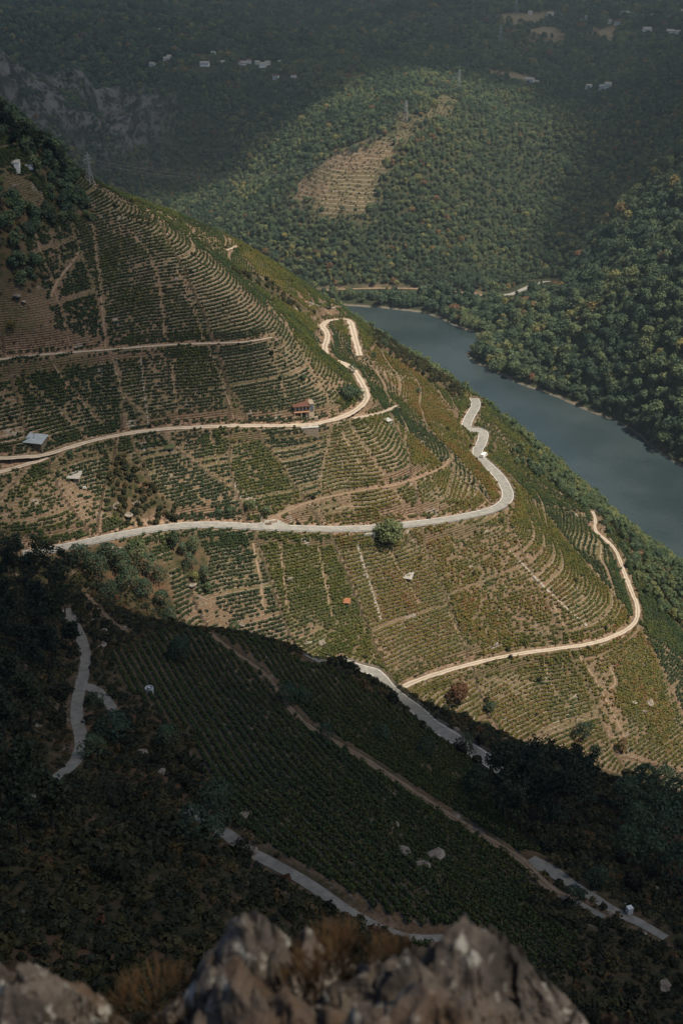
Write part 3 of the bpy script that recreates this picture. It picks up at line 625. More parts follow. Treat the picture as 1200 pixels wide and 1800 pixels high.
for k, i in enumerate(big):
    o = put('forest_tree', TREES[k % 8].data, None, (X[i], Y[i], Z[i])); o.rotation_euler = (0, 0, rz[i]); o.scale = sc3[i]; o['tint'] = float(tint[i])
    tag(o, 'round leafy tree packed into the forest above the far river bank', 'tree', 'forest trees above the far river bank')
scatter('forest', np.stack([X, Y, Z], -1)[rest], rz[rest], sc3[rest], tint[rest], TREES)
print("forest", nf, "%.1fs" % (time.time()-_T0))

# ------------------------------------------------------------------ vines: every row is a run of leafy plants along its line
VP = [vine_quads(30, 300+k, size=0.36) for k in range(8)]
VPO = [proto('vine', mesh_np('vine', v, f, M_vine)) for v, f in VP]
i0, i1 = np.searchsorted(GX, (-205, 240)); j0, j1 = np.searchsorted(GY, (90, 745))
g = G[j0:j1, i0:i1]; gx = GX[i0:i1]; gy = GY[j0:j1]
c00, c10, c11, c01 = g[:-1, :-1], g[:-1, 1:], g[1:, 1:], g[1:, :-1]
gmin = np.minimum.reduce([c00, c10, c11, c01]); gmax = np.maximum.reduce([c00, c10, c11, c01]); lev = np.ceil(gmin)
pid = PID[j0:j1, i0:i1]; same = (pid[:-1, :-1] == pid[1:, 1:]) & (pid[:-1, 1:] == pid[1:, :-1]) & (pid[:-1, :-1] == pid[:-1, 1:])
nrside = near_side[j0:j1, i0:i1]; nr = nrside[:-1, :-1]; same = same | (nr & nrside[1:, 1:])
vm = VROW[j0:j1, i0:i1][:-1, :-1]
sel = (lev <= gmax) & (gmax-gmin < 2.6) & same & (vm > 0.35); sel2 = sel & (lev+1 <= gmax)
jj, ii = np.nonzero(sel); j2, i2 = np.nonzero(sel2); L_ = np.concatenate([lev[jj, ii], lev[j2, i2]+1]); jj = np.concatenate([jj, j2]); ii = np.concatenate([ii, i2])
xa, xb, ya, yb = gx[ii], gx[ii+1], gy[jj], gy[jj+1]
def cr(a, b): 
    with np.errstate(divide='ignore', invalid='ignore'):
        tt = (L_-a)/(b-a)
    return np.where((a-L_)*(b-L_) <= 0, np.clip(tt, 0, 1), np.nan)
e0 = cr(c00[jj, ii], c10[jj, ii]); e1 = cr(c10[jj, ii], c11[jj, ii]); e2 = cr(c01[jj, ii], c11[jj, ii]); e3 = cr(c00[jj, ii], c01[jj, ii])
EP = np.stack([np.stack([xa+(xb-xa)*e0, ya], -1), np.stack([xb, ya+(yb-ya)*e1], -1), np.stack([xa+(xb-xa)*e2, yb], -1), np.stack([xa, ya+(yb-ya)*e3], -1)], 1)
fin = np.isfinite(EP).all(-1); first = np.argmax(fin, 1); lastp = 3-np.argmax(fin[:, ::-1], 1); ar = np.arange(len(jj))
A = EP[ar, first]; B = EP[ar, lastp]; mid = (A+B)/2; dv = B-A; ln = np.hypot(*dv.T)
isn = nr[jj, ii]; vp = pid[jj, ii]; pe = PEDGE[j0:j1, i0:i1][jj, ii]
bare = bil(BARE, mid[:, 0], mid[:, 1]); rr = np.random.default_rng(9)
pl_d = 0.88+0.24*ph(vp, 5); pl_d = np.where(isn, 0.97, pl_d)
patch = fbm(mid[:, 0], mid[:, 1], 12, 91, 3)
rowkeep = _hash(np.asarray(L_, np.int64), vp, 12)
keep = (fin.sum(1) >= 2) & (ln > 0.25) & (rr.random(len(jj)) < np.clip(pl_d*(1-0.85*bare)+0.55*patch*(1-0.8*isn), 0.05, 1)) & (isn | (pe > 0.28)) & ((rowkeep > 0.05) | isn) & (rr.random(len(jj)) < ln*1.25)
vz = hz(mid[:, 0], mid[:, 1]); keep &= in_view(mid[:, 0], mid[:, 1], vz)
mid, dv, L_, isn, vp, vz, ln, patch, bare = (q[keep] for q in (mid, dv, L_, isn, vp, vz, ln, patch, bare)); nv = len(mid)
vrz = np.arctan2(dv[:, 1], dv[:, 0])+0.12*rr.normal(size=nv)
pt = np.clip(ph(vp, 6)**1.3*0.75+0.08, 0, 1); gold = sstep(-10, 40, mid[:, 0]-0.15*(480-mid[:, 1]))*sstep(440, 500, mid[:, 1]); vt = np.where(isn, 0.28+0.20*patch, pt*(1-0.5*gold)+0.36*gold+0.30*patch)+0.12*rr.normal(size=nv); vt = np.clip(vt-0.06*(~isn), 0, 0.97)
vs = np.where(isn, 1.12, 0.66+0.22*ph(vp, 7)+0.10*patch)*(0.85+0.3*rr.random(nv))
vscl = np.stack([np.maximum(ln, 0.8)*np.where(isn, 1.15, 1.32)*(0.9+0.2*rr.random(nv)), vs*np.where(isn, 0.85, 1.25), vs], -1)
cell = bil(RDIST, mid[:, 0], mid[:, 1])
# group into rows
side = np.zeros(nv, np.int64)
trk = [L for n_, w_, s_, L in ROAD_LINES if n_ == 'dirt_track'][0]
ty_ = np.interp(mid[:, 0], np.sort(trk[:, 0]), trk[np.argsort(trk[:, 0]), 1]); side = (mid[:, 1] > ty_).astype(np.int64)
key = np.where(isn, 10_000_000+side*5000+L_.astype(np.int64), (np.abs(vp) % 4000003)*1000+(L_.astype(np.int64) % 1000))
pr = mid[:, 0]*np.where(isn, _nd[0], PL[0])+mid[:, 1]*np.where(isn, _nd[1], PL[1]); od = np.lexsort((pr, key)); k_ = key[od]; gap = np.hypot(*(mid[od][1:]-mid[od][:-1]).T) > 2.2
brk = np.concatenate([[0], np.cumsum((k_[1:] != k_[:-1]) | gap)]); key = np.empty(nv, np.int64); key[od] = brk
uk, inv, cnt = np.unique(key, return_inverse=True, return_counts=True)
dd = np.sqrt(mid[:, 0]**2+mid[:, 1]**2+(vz-CAM_Z)**2); md = np.bincount(inv, dd)/cnt
nearrow = np.bincount(inv, isn.astype(float))/cnt > 0.5
score = md - 150*nearrow + np.where(cnt < 6, 400, 0); order = np.argsort(score)[:300]
indiv = np.zeros(nv, bool)
for r_ in order:
    m = np.nonzero(inv == r_)[0]; indiv[m] = True
    VV = []; FF = []; k = 0; o0 = np.array([mid[m, 0].mean(), mid[m, 1].mean(), vz[m].mean()])
    for q in m:
        v, f = VP[q % 8]; ca, sa = math.cos(vrz[q]), math.sin(vrz[q]); v = v*vscl[q]
        VV.append(np.stack([v[:, 0]*ca-v[:, 1]*sa+mid[q, 0], v[:, 0]*sa+v[:, 1]*ca+mid[q, 1], v[:, 2]+vz[q]], -1)-o0); FF.append(f+k); k += len(v)
    o = put('vine_row', mesh_np('vine_row', np.concatenate(VV), np.concatenate(FF), M_vine), None, o0); o['tint'] = float(np.mean(vt[m]))
    if nearrow[r_]: tag(o, 'dark green vine row running down the shaded slope beside the brown dirt track', 'vine row', 'vine rows of the shaded slope')
    else: tag(o, 'low vine row on a terrace at the sunlit foot of the hill', 'vine row', 'vine rows at the sunlit foot of the hill')
q = ~indiv
scatter('vineyard', np.stack([mid[:, 0], mid[:, 1], vz], -1)[q], vrz[q], vscl[q], vt[q], VPO)
print("vines", nv, "rows", len(uk), "%.1fs" % (time.time()-_T0))
# ------------------------------------------------------------------ shrubs and trees this side of the river
SHRUBS = [proto('shrub', crown_mesh('shrub', 260, 0.50, 3.0, 2.1, 0.15, 5+k % 3, 400+k, M_shrub)) for k in range(5)]
BUSHY = [proto('bushy_tree', crown_mesh('bushy_tree', 420, 0.62, 5.0, 4.2, 0.7, 7+k % 3, 420+k, M_tree, 0.16)) for k in range(5)]
HEATH = [proto('heath', crown_mesh('heath', 70, 0.42, 1.9, 0.9, 0.0, 4, 440+k, M_shrub)) for k in range(5)]
def pick_pts(mask, x0, x1, y0, y1, s, seed, dens=1.0, rmin=1.0):
    x, y = jitter(x0, x1, y0, y1, s, seed); z = hz(x, y); r = np.random.default_rng(seed+1)
    ok = (bil(mask, x, y)*dens > r.random(len(x))) & (bil(RDIST, x, y) > rmin) & (z > 1.0) & in_view(x, y, z)
    return x[ok], y[ok], z[ok]
rr = np.random.default_rng(21)
def lay(name, mask, box, s, seed, dens, protos, size, tmean, label, group, n_ind, tvar=0.16, stuff_name=None, rmin=1.0):
    x, y, z = pick_pts(mask, *box, s, seed, dens, rmin); n = len(x)
    sz = size*(0.5+0.8*rr.random(n)**1.3); s3 = np.stack([sz*(0.85+0.3*rr.random(n)), sz*(0.85+0.3*rr.random(n)), sz*(0.8+0.45*rr.random(n))], -1)
    ti = np.clip(tmean+0.22*fbm(x, y, 35, seed, 2)+tvar*rr.normal(size=n), 0, 0.98); rz = rr.random(n)*6.28
    d = np.sqrt(x*x+y*y+(z-CAM_Z)**2); big = np.argsort(d/sz)[:n_ind]
    for k, i in enumerate(big):
        o = put(name, protos[k % len(protos)].data, None, (x[i], y[i], z[i])); o.rotation_euler = (0, 0, rz[i]); o.scale = s3[i]; o['tint'] = float(ti[i]); tag(o, label, name.replace('_', ' '), group)
    rest = np.setdiff1d(np.arange(n), big)
    if len(rest): scatter(stuff_name, np.stack([x, y, z], -1)[rest], rz[rest], s3[rest], ti[rest], protos)
    print(name, n)
lay('hillside_tree', wood_tl*sstep(-0.75, -0.2, fbm(XX, YY, 45, 131, 3)), (-280, 20, 400, 640), 2.9, 501, 0.97, BUSHY, 1.0, 0.24, 'bushy dark green tree in the wood at the top left of the vineyard hill', 'trees of the wood on the vineyard hill', 260, stuff_name='wood')
lay('bank_shrub', slope_shrub*sstep(-0.8, -0.2, fbm(XX, YY, 22, 133, 3)), (-20, 260, 330, 780), 2.9, 503, 0.95, BUSHY, 0.78, 0.46, 'rounded shrub on the steep bank between the vineyards and the river', 'shrubs on the bank above the river', 300, stuff_name='bank_scrub')
lay('gully_shrub', np.maximum(gully_shrub, gap_shrub*0.8), (-140, 120, 330, 720), 2.6, 505, 0.65, SHRUBS, 0.85, 0.45, 'low olive shrub in a rough strip between vineyard terraces', 'shrubs in the rough strips between terraces', 300, stuff_name='rough_scrub', rmin=0.6)
edge = np.clip(sstep(3.5, 1.2, RDIST)*HILL*0.10 + VINE*(YY > 330)*0.010*(1+2*BARE), 0, 1)
lay('terrace_shrub', edge, (-170, 200, 325, 700), 2.2, 507, 0.8, SHRUBS, 0.55, 0.42, 'small shrub growing among the vines of the sunlit hill', 'shrubs among the vines', 300, stuff_name='terrace_scrub', rmin=0.5)
foot = np.clip((YY > 240)*sstep(16, 2, np.abs(gully_line))*(XX > -60)*1.0 + lower_shrub*0.8, 0, 1)*sstep(1, 2, RDIST)
lay('foot_shrub', foot, (-150, 240, 240, 345), 3.6, 509, 0.7, SHRUBS, 1.15, 0.28, 'dark shrub in the gully at the foot of the sunlit hill', 'shrubs in the gully', 200, stuff_name='gully_scrub')
ROUGH = np.clip((YY < 345)*(gully_line < 8)*1.0 - NEARV, 0, 1)
lay('heath_clump', np.clip(ROUGH+0.5*wood_tl+0.5*gully_shrub+0.5*slope_shrub, 0, 1), (-230, 240, 62, 640), 1.75, 511, 0.92, HEATH, 1.1, 0.42, 'low dark heath clump on the shaded slope', 'heath clumps on the shaded slope', 0, 0.24, stuff_name='undergrowth', rmin=0.2)
lay('slope_shrub', ROUGH*sstep(-0.25, 0.25, fbm(XX, YY, 24, 137, 3)), (-190, 230, 70, 330), 5.0, 513, 0.55, SHRUBS, 1.25, 0.25, 'dark shrub rising out of the undergrowth of the shaded slope', 'shrubs of the shaded slope', 300, stuff_name='slope_scrub')
# grass and weeds between the rows on the sunlit terraces
wx, wy, wz = pick_pts(HILLV*(1-STRAW*0.75), -170, 200, 325, 680, 1.5, 515, 0.6, 0.3)
scatter('weeds', np.stack([wx, wy, wz], -1), rr.random(len(wx))*6.28, np.stack([0.32+0.25*rr.random(len(wx))]*2+[0.3+0.2*rr.random(len(wx))], -1), np.clip(0.55+0.25*rr.normal(size=len(wx)), 0, 0.9), HEATH)

fx, fy, fz = pick_pts(np.clip(terr_far*0.8+cutline*0.95+VIEWGAP, 0, 1), -100, 300, 960, 1560, 3.0, 517, 0.8, 0.3); q_ = 0.6+0.9*rr.random(len(fx))
scatter('heather', np.stack([fx, fy, fz], -1), rr.random(len(fx))*6.28, np.stack([q_, q_, q_*0.9], -1), np.clip(0.72+0.3*fbm(fx, fy, 40, 519, 2)+0.15*rr.normal(size=len(fx)), 0.1, 0.99), HEATH)
# single trees one can point to
def tree_at(u, v, w, h, label, tint=0.3, mat=None, name='tree', nq=1500, lobes=11, seed=1, z0=0.16, trunk=0.2, leaf=0.42, flat=0.55, group=None, cat='tree', sink=0.0):
    p = hit(u, v)[0]; o = empty(name, (p[0], p[1], p[2]-sink), random.random()*6); o['tint'] = tint
    c = put('crown', crown_mesh('crown', nq, leaf*max(0.7, min(1.3, w/7)), w, h*(1-z0), h*z0, lobes, seed, mat or M_tree, None, flat), o); c['tint'] = tint
    mb = MB(); mb.bar((0, 0, -0.8), (0.1, 0, h*(z0+0.1)), trunk, trunk*0.7, 7)
    for k in range(4):
        a = 6.28*k/4+seed; mb.bar((0.1, 0, h*(z0+0.08)), (math.cos(a)*w*0.25, math.sin(a)*w*0.25, h*(z0+0.42)), trunk*0.55, trunk*0.2, 5)
    mb.build('trunk', M_bark, o); tag(o, label, cat, group); return o
tree_at(685, 958, 10.5, 10.0, 'big round bright green tree on the lower edge of the main road', 0.60, nq=4200, lobes=15, seed=11, leaf=0.5)
tree_at(316, 1162, 7.0, 6.4, 'single round dark tree standing in the shaded upper vineyard', 0.02, nq=1800, seed=12)
tree_at(808, 1238, 9.0, 8.0, 'dark reddish brown tree below the curving dirt road', 0.99, M_shrub, nq=1500, seed=13)
tree_at(22, 584, 4.2, 4.4, 'small bright yellow tree at the left end of the upper vineyard', 0.76, M_vine, nq=700, seed=14, trunk=0.1)
tree_at(410, 1112, 4.6, 4.6, 'bright green bush tree at the shaded foot of the hill beside pale rocks', 0.45, nq=900, seed=15, trunk=0.1)
for i, (u, v, w, h, ti, lb) in enumerate([(610, 702, 7.5, 6.0, 0.15, 'broad dark tree beside the bend of the upper dirt road, left one of the pair'), (630, 704, 6.0, 5.2, 0.25, 'dark tree right at the bend of the upper dirt road, right one of the pair'),
    (620, 656, 4.4, 4.0, 0.2, 'round dark tree on the slope above the pair at the dirt road bend'), (676, 612, 5.0, 4.8, 0.2, 'round tree on the crest above the river near the looping dirt road'), (657, 630, 3.4, 3.2, 0.25, 'small round tree just below the loop of the dirt road'),
    (736, 692, 2.8, 2.8, 0.25, 'small lone bush among golden vines above the river'), (534, 668, 2.6, 2.6, 0.3, 'small bush just above the house with the red roof'), (493, 668, 2.2, 2.2, 0.3, 'small bush left above the house with the red roof'),
    (440, 896, 5.2, 3.6, 0.55, 'olive bush on the bank above the main road, biggest of its clump'), (468, 905, 4.2, 3.0, 0.5, 'olive bush on the bank above the main road, right end of its clump'), (404, 903, 4.0, 2.8, 0.3, 'dark bush on the bank above the main road'), (383, 907, 3.4, 2.6, 0.3, 'dark bush at the left end of the clump above the main road'),
    (862, 1255, 5.5, 4.6, 0.1, 'dark bush tree in the gully right of the reddish tree'), (1026, 1300, 7.0, 8.5, 0.05, 'tall dark tree before the lower terraces at the right'), (1094, 1325, 4.5, 7.5, 0.97, 'thin reddish tree before the lower terraces at the right'),
    (505, 1235, 7.0, 4.6, 0.08, 'wide dark bush beside the brown track on the shaded slope, left one of two'), (532, 1238, 6.0, 4.2, 0.12, 'wide dark bush beside the brown track on the shaded slope, right one of two'), (572, 1300, 4.6, 4.2, 0.05, 'round dark bush under the brown track in the shaded vineyard'),
    (672, 1300, 5.5, 3.6, 0.22, 'grey green bush between the brown track and the shaded road'), (748, 1330, 6.0, 4.4, 0.1, 'dark bush against the left edge of the shaded road'), (836, 1395, 8.5, 6.5, 0.03, 'big dark round tree in front of the pine trunks'), (818, 1330, 6.0, 6.5, 0.04, 'dark tree hiding the lower end of the shaded road'),
    (170, 1245, 4.5, 4.0, 0.1, 'dark bush on the fork of the left concrete road'), (208, 1300, 9.0, 6.0, 0.04, 'large dark tree right of the left concrete road'), (292, 1312, 6.0, 4.6, 0.35, 'grey green rounded bush above the rough slope'), (165, 1330, 6.0, 4.6, 0.3, 'rounded olive bush where the left concrete road narrows'),
    (380, 1420, 6.5, 5.0, 0.12, 'dark bushy tree left of the lower concrete road'), (340, 1470, 7.0, 4.6, 0.1, 'broad dark bush left of the start of the lower concrete road'), (1010, 1590, 3.6, 4.4, 0.02, 'small dark tree at the edge of the right concrete road'), (1046, 1560, 5.0, 4.5, 0.05, 'dark round bush above the right concrete road'),
    (388, 1448, 6.0, 4.6, 0.1, 'dark bush overhanging the upper end of the lower concrete road'), (372, 1480, 5.0, 3.8, 0.25, 'olive bush below the upper end of the lower concrete road'), (60, 1395, 6.0, 5.0, 0.1, 'dark bush where the left concrete road runs out of the picture'), (125, 806, 2.6, 2.8, 0.4, 'small green tree where the dirt roads fork at the left')]):
    tree_at(u, v, w, h, lb, ti, M_tree, nq=int(500+110*w), seed=40+i, trunk=0.12, z0=0.08)
ro = np.random.default_rng(77)
for i, (u, v, w, h, ti) in enumerate([(190, 985, 8, 8, .15), (215, 1000, 9, 9, .3), (240, 978, 8, 9, .55), (262, 1005, 8, 9, .25), (170, 1010, 9, 9, .1), (225, 1030, 9, 8, .2), (255, 1045, 8, 7, .15), (285, 1060, 7, 6, .1), (140, 990, 8, 9, .1), (280, 1020, 6, 7, .2), (195, 1050, 8, 7, .08), (300, 1085, 6, 5, .1)]):
    tree_at(u, v+6, w, h, 'leafy tree in the clump below the left end of the main road', ti, nq=1100, seed=80+i, z0=0.1, group='trees in the clump below the main road')
for i, (u, v, w, h, ti, lb) in enumerate([(306, 968, 3.6, 9, .12, 'narrow dark columnar tree just below the main road'), (322, 975, 4, 5, .3, 'green tree right of the columnar tree below the road'), (342, 972, 6, 6.5, .35, 'rounded green tree uppermost in the strip below the road'), (335, 1000, 6, 6.5, .22, 'blue green tree in the middle of the strip below the road'), (358, 1018, 5, 6.5, .2, 'upright blue green tree low in the strip below the road'), (345, 1022, 3.6, 4, .82, 'yellowing tree low in the strip below the road'), (366, 1040, 4, 3.5, .5, 'olive bush at the lower end of the strip below the road')]):
    tree_at(u, v, w, h, lb, ti, nq=900, seed=100+i, z0=0.06, flat=0.75 if h > 1.5*w else 0.55)
# pines: tall bare trunks with open crowns
def pine(u, v, h, label, group, seed, lean=0.0):
    r = np.random.default_rng(seed); p = hit(u, v)[0]; o = empty('pine_tree', p, r.random()*6.28); ti = float(r.random()*0.7); o['tint'] = ti
    mb = MB(); x = 0; pts = [(0, 0, -1)]
    for k in range(1, 6): pts.append((lean*h*(k/5)**1.5+r.normal()*0.12, r.normal()*0.12, h*k/5*0.97))
    for k in range(5): mb.bar(pts[k], pts[k+1], 0.24*(1-k/6), 0.24*(1-(k+1)/6), 6)
    P = []; N = []
    for k in range(int(13+r.random()*6)):
        q = 0.46+0.54*r.random(); a = r.random()*6.28; bl = (1.25-q)*h*0.24*(0.6+0.6*r.random())+0.5
        c = np.array([lean*h*q**1.5, 0, h*q]); e = c+np.array([math.cos(a)*bl, math.sin(a)*bl, 0.25*bl]); mb.bar(c, e, 0.07, 0.03, 4)
        m = 46; f = 0.35+0.65*r.random(m); pp = c+(e-c)*f[:, None]+r.normal(size=(m, 3))*np.array([0.62, 0.62, 0.36])*(0.5+0.07*h*0.6)
        P.append(pp); nn = r.normal(size=(m, 3))*0.7+np.array([math.cos(a)*0.3, math.sin(a)*0.3, 0.7]); N.append(nn/np.linalg.norm(nn, axis=1)[:, None])
    V, F = quads_at(np.concatenate(P), np.concatenate(N), 0.55, r)
    c = put('crown', mesh_np('crown', V, F, M_pine), o); c['tint'] = ti; mb.build('trunk', M_bark, o); tag(o, label, 'pine tree', group)
k = 0
for u, v, h in [(872, 1425, 19), (884, 1450, 22), (900, 1440, 21), (915, 1462, 23), (905, 1410, 17), (930, 1440, 22), (945, 1468, 20), (958, 1430, 21), (975, 1455, 22), (990, 1420, 18), (1000, 1470, 20), (1015, 1440, 17), (935, 1400, 16), (965, 1490, 19), (1030, 1410, 15), (890, 1480, 16), (1005, 1395, 15), (1040, 1360, 12)]:
    k += 1; pine(u, v, h, 'tall dark pine with bare trunk in the grove right of the shaded road', 'pines of the grove right of the shaded road', 600+k, 0.03*math.sin(k*2.1))
for u, v, h in [(30, 1040, 17), (60, 1075, 18), (95, 1050, 17), (8, 1100, 18), (115, 1085, 15), (75, 1130, 17), (40, 1150, 18), (100, 1120, 14), (15, 1010, 15), (70, 1010, 15), (120, 1030, 14), (10, 1180, 17), (55, 1210, 16), (20, 1260, 16), (60, 1290, 14), (15, 1340, 15), (90, 1180, 12), (40, 1000, 14), (130, 1150, 9), (5, 1420, 14), (50, 1400, 11), (40, 1500, 12), (95, 1470, 10)]:
    k += 1; pine(u, v, h, 'dense dark pine on the shaded slope at the left edge', 'pines on the shaded slope at the left edge', 600+k, 0.02*math.sin(k*1.3))
for u, v, h in [(1095, 1420, 12), (1130, 1400, 12), (1165, 1390, 13), (1190, 1430, 14), (1115, 1470, 12), (1150, 1460, 14), (1180, 1500, 15), (1195, 1560, 14), (1140, 1530, 13), (1100, 1520, 11)]:
    k += 1; tree_at(u, v, h*0.75, h*0.8, 'dark leafy tree in the shaded wood at the right edge', 0.05+0.2*random.random(), nq=1300, seed=600+k, z0=0.12, group='leafy trees of the shaded wood at the right edge')
for u, v, h in [(8, 238, 9), (22, 246, 10), (36, 252, 9), (50, 262, 10), (62, 270, 9), (74, 278, 10), (88, 286, 9), (98, 296, 9), (110, 300, 8), (5, 228, 10), (112, 316, 7), (30, 268, 8)]:
    k += 1; pine(u, v, h, 'pine on the skyline of the vineyard hill at the upper left', 'pines on the skyline of the vineyard hill', 600+k)
print("plants %.1fs" % (time.time()-_T0))

# ------------------------------------------------------------------ rocks
t = NT('schist'); n = t.noise(1.2, 6, 0.65, vec=t.objc()); q = t.noise(5.0, 4, vec=t.objc())
c = t.mix(t.ramp(n, 0.35, 0.65), (0.11, 0.09, 0.072), (0.31, 0.27, 0.225)); c = t.mix(t.ramp(q, 0.5, 0.7, 0, 0.6), c, (0.09, 0.075, 0.06)); t.color(c); t.bump(n, 0.6, 0.15); M_rock = t.m
def rock_mesh(seed, sx=1.0, sy=0.8, sz=0.5, sub=3):
    bm_ = __import__('bmesh').new(); import bmesh
    bmesh.ops.create_icosphere(bm_, subdivisions=sub, radius=1.0); V = np.array([v.co[:] for v in bm_.verts]); F = np.array([[v.index for v in f.verts] for f in bm_.faces]); bm_.free()
    r = np.random.default_rng(seed)
    for _ in range(9):                                  # flat broken faces
        d = r.normal(size=3); d /= np.linalg.norm(d); h = 0.55+0.3*r.random(); s = V@d; V = V-np.where(s > h, s-h, 0)[:, None]*d
    V = V*(1+0.10*fbm(V[:, 0]*3+seed, V[:, 1]*3+V[:, 2]*2, 1, seed, 3))[:, None]
    return mesh_np('rock', V*np.array([sx, sy, sz]), F, M_rock)
ROCKS = [rock_mesh(k) for k in range(6)]
RPO = [proto('stone', m) for m in ROCKS]
for i, (u, v, s, lb) in enumerate([(540, 1131, 2.2, 'long pale slab lying at the shaded foot of the terraces, left one of two'), (567, 1130, 2.6, 'long pale slab lying at the shaded foot of the terraces, right one of two'), (424, 1098, 1.8, 'brown boulder beside the bright green bush'), (437, 1112, 1.5, 'low rock right below the brown boulder'),
    (1140, 1235, 2.6, 'brown boulder among the lower right terraces, the largest'), (1130, 1252, 2.0, 'brown boulder just under the largest one'), (1112, 1234, 1.8, 'pale rock left of the largest boulder'), (508, 1018, 2.0, 'pale rock among the vines under the main road'), (335, 1030, 2.2, 'pale rock beside the yellowing tree'),
    (28, 520, 2.4, 'pale outcrop rock at the left end of the upper vineyard'), (40, 530, 1.6, 'small pale rock beside the outcrop of the upper vineyard'), (207, 474, 1.4, 'lone pale stone in the middle of the upper vineyard'), (225, 905, 2.6, 'light brown rock on the bank above the left end of the road'), (205, 890, 2.2, 'light rock halfway up the bank above the road'), (240, 885, 1.8, 'small light rock at the top of the bank above the road'),
    (1060, 905, 1.6, 'grey rock at the river edge of the bank'), (712, 1505, 2.4, 'pale slab among the shaded vines, upper one of its row'), (760, 1512, 3.0, 'largest pale slab among the shaded vines'), (735, 1525, 2.2, 'narrow pale slab between two larger ones in the shaded vines'), (688, 1455, 1.8, 'pale stone at the top of the rocky patch in the shaded vines'), (655, 1448, 1.6, 'pale stone left at the top of the rocky patch in the shaded vines'), (705, 1475, 1.5, 'small pale stone in the rocky patch of the shaded vines'),
    (250, 1325, 1.6, 'pale rock on the rough slope right of the large dark tree'), (283, 1362, 1.8, 'pale pointed rock on the rough slope'), (175, 1135, 2.0, 'brown rock on the bank right of the left concrete road'), (180, 1110, 1.6, 'smaller brown rock higher on the bank by the left concrete road'), (163, 1082, 1.5, 'pale rock at the upper end of the left concrete road'), (440, 1505, 1.6, 'brown rock on the bank above the lower concrete road'), (425, 1440, 1.8, 'brown rock on the bank where the lower concrete road starts'),
    (310, 492, 2.0, 'pale crag on the shoulder of the sunlit flank'), (375, 470, 1.8, 'pale crag higher on the sunlit flank'), (640, 1010, 1.2, 'pale stone beside the stone stairway'), (1170, 1736, 2.0, 'long pale rock near the lower right corner'), (880, 1665, 1.0, 'small pale stone in the dark lower slope')]):
    p = hit(u, v)[0]; o = put('rock', ROCKS[i % 6], None, p+np.array([0, 0, 0.1*s])); o.scale = (s, s*0.8, s*0.75); o.rotation_euler = (0.2*random.random(), 0.2*random.random(), random.random()*6); tag(o, lb, 'rock')
rx, ry, rz_ = pick_pts(np.clip(HILLV*(0.05+0.35*BARE)+0.8*sstep(0.15, 0.7, CUT)*(YY < 900)+0.04*ROUGH, 0, 1), -180, 220, 70, 720, 1.6, 601, 0.8, 0.1)
nr_ = len(rx); s_ = 0.12+0.5*rr.random(nr_)**3; scatter('rubble', np.stack([rx, ry, rz_], -1), rr.random(nr_)*6.28, np.stack([s_*1.2, s_, s_*0.9], -1), np.zeros(nr_), RPO)
# ------------------------------------------------------------------ buildings and other built things
M_stone = plain('stone_wall', (0.27, 0.22, 0.17), 0.4, 3.0, 0.95, 0, 0.5); M_beige = plain('beige_render', (0.46, 0.38, 0.29), 0.12, 0.8); M_tile = None
t = NT('clay_tiles'); w = t.n('ShaderNodeTexWave', wave_type='BANDS', bands_direction='X'); w.inputs['Scale'].default_value = 1.6; w.inputs['Distortion'].default_value = 0.4; t.t.links.new(t.objc(), w.inputs[0])
n = t.noise(2.5, 4, vec=t.objc()); t.color(t.mix(t.ramp(n, 0.3, 0.7), (0.090, 0.043, 0.032), (0.155, 0.078, 0.055))); t.bump(w.outputs[1], 0.6, 0.08); M_tile = t.m
M_slate = plain('stone_slates', (0.30, 0.285, 0.26), 0.35, 2.2, 0.9, 0, 0.5); M_metalroof = plain('metal_roof', (0.36, 0.42, 0.47), 0.12, 0.6, 0.45, 0.3); M_moss = plain('mossy_roof', (0.055, 0.068, 0.030), 0.4, 1.5)
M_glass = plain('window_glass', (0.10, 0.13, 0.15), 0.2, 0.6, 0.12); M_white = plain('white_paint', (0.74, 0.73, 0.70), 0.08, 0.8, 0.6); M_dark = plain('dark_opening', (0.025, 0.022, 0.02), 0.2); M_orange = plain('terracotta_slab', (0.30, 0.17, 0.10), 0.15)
M_curtain = plain('pale_curtain', (0.55, 0.53, 0.48), 0.1); M_steel = plain('galvanised_steel', (0.40, 0.42, 0.43), 0.15, 1.0, 0.5, 0.4); M_board = plain('weathered_boards', (0.15, 0.12, 0.09), 0.35, 2.5); M_plastic = plain('white_plastic', (0.68, 0.72, 0.74), 0.08, 0.8, 0.4)
M_rubber = plain('black_rubber', (0.02, 0.02, 0.02), 0.2); M_conc = plain('grey_concrete', (0.36, 0.35, 0.33), 0.2, 1.2)
def spot(u, v): return hit(u, v)[0]
def B(*a): m = MB(); m.box(*a); return m
def gable(m, x0, x1, y0, y1, z0, z1, ov=0.3, th=0.14):   # ridge along x
    ym = (y0+y1)/2
    for s, ye in ((-1, y0-ov), (1, y1+ov)):
        a = [(x0-ov, ye, z0-0.1), (x1+ov, ye, z0-0.1), (x1+ov, ym, z1), (x0-ov, ym, z1)]; b = [(p[0], p[1], p[2]+th) for p in a]
        if s > 0: a = a[::-1]; b = b[::-1]
        m.poly(b); m.poly(a[::-1])
        for i in range(4): m.quad(a[i], a[(i+1) % 4], b[(i+1) % 4], b[i])
def shed(m, x0, x1, y0, y1, z0, z1, ov=0.25, th=0.12):   # one slope, low at y0
    a = [(x0-ov, y0-ov, z0), (x1+ov, y0-ov, z0), (x1+ov, y1+ov, z1), (x0-ov, y1+ov, z1)]; b = [(p[0], p[1], p[2]+th) for p in a]
    m.poly(b); m.poly(a[::-1])
    for i in range(4): m.quad(a[i], a[(i+1) % 4], b[(i+1) % 4], b[i])
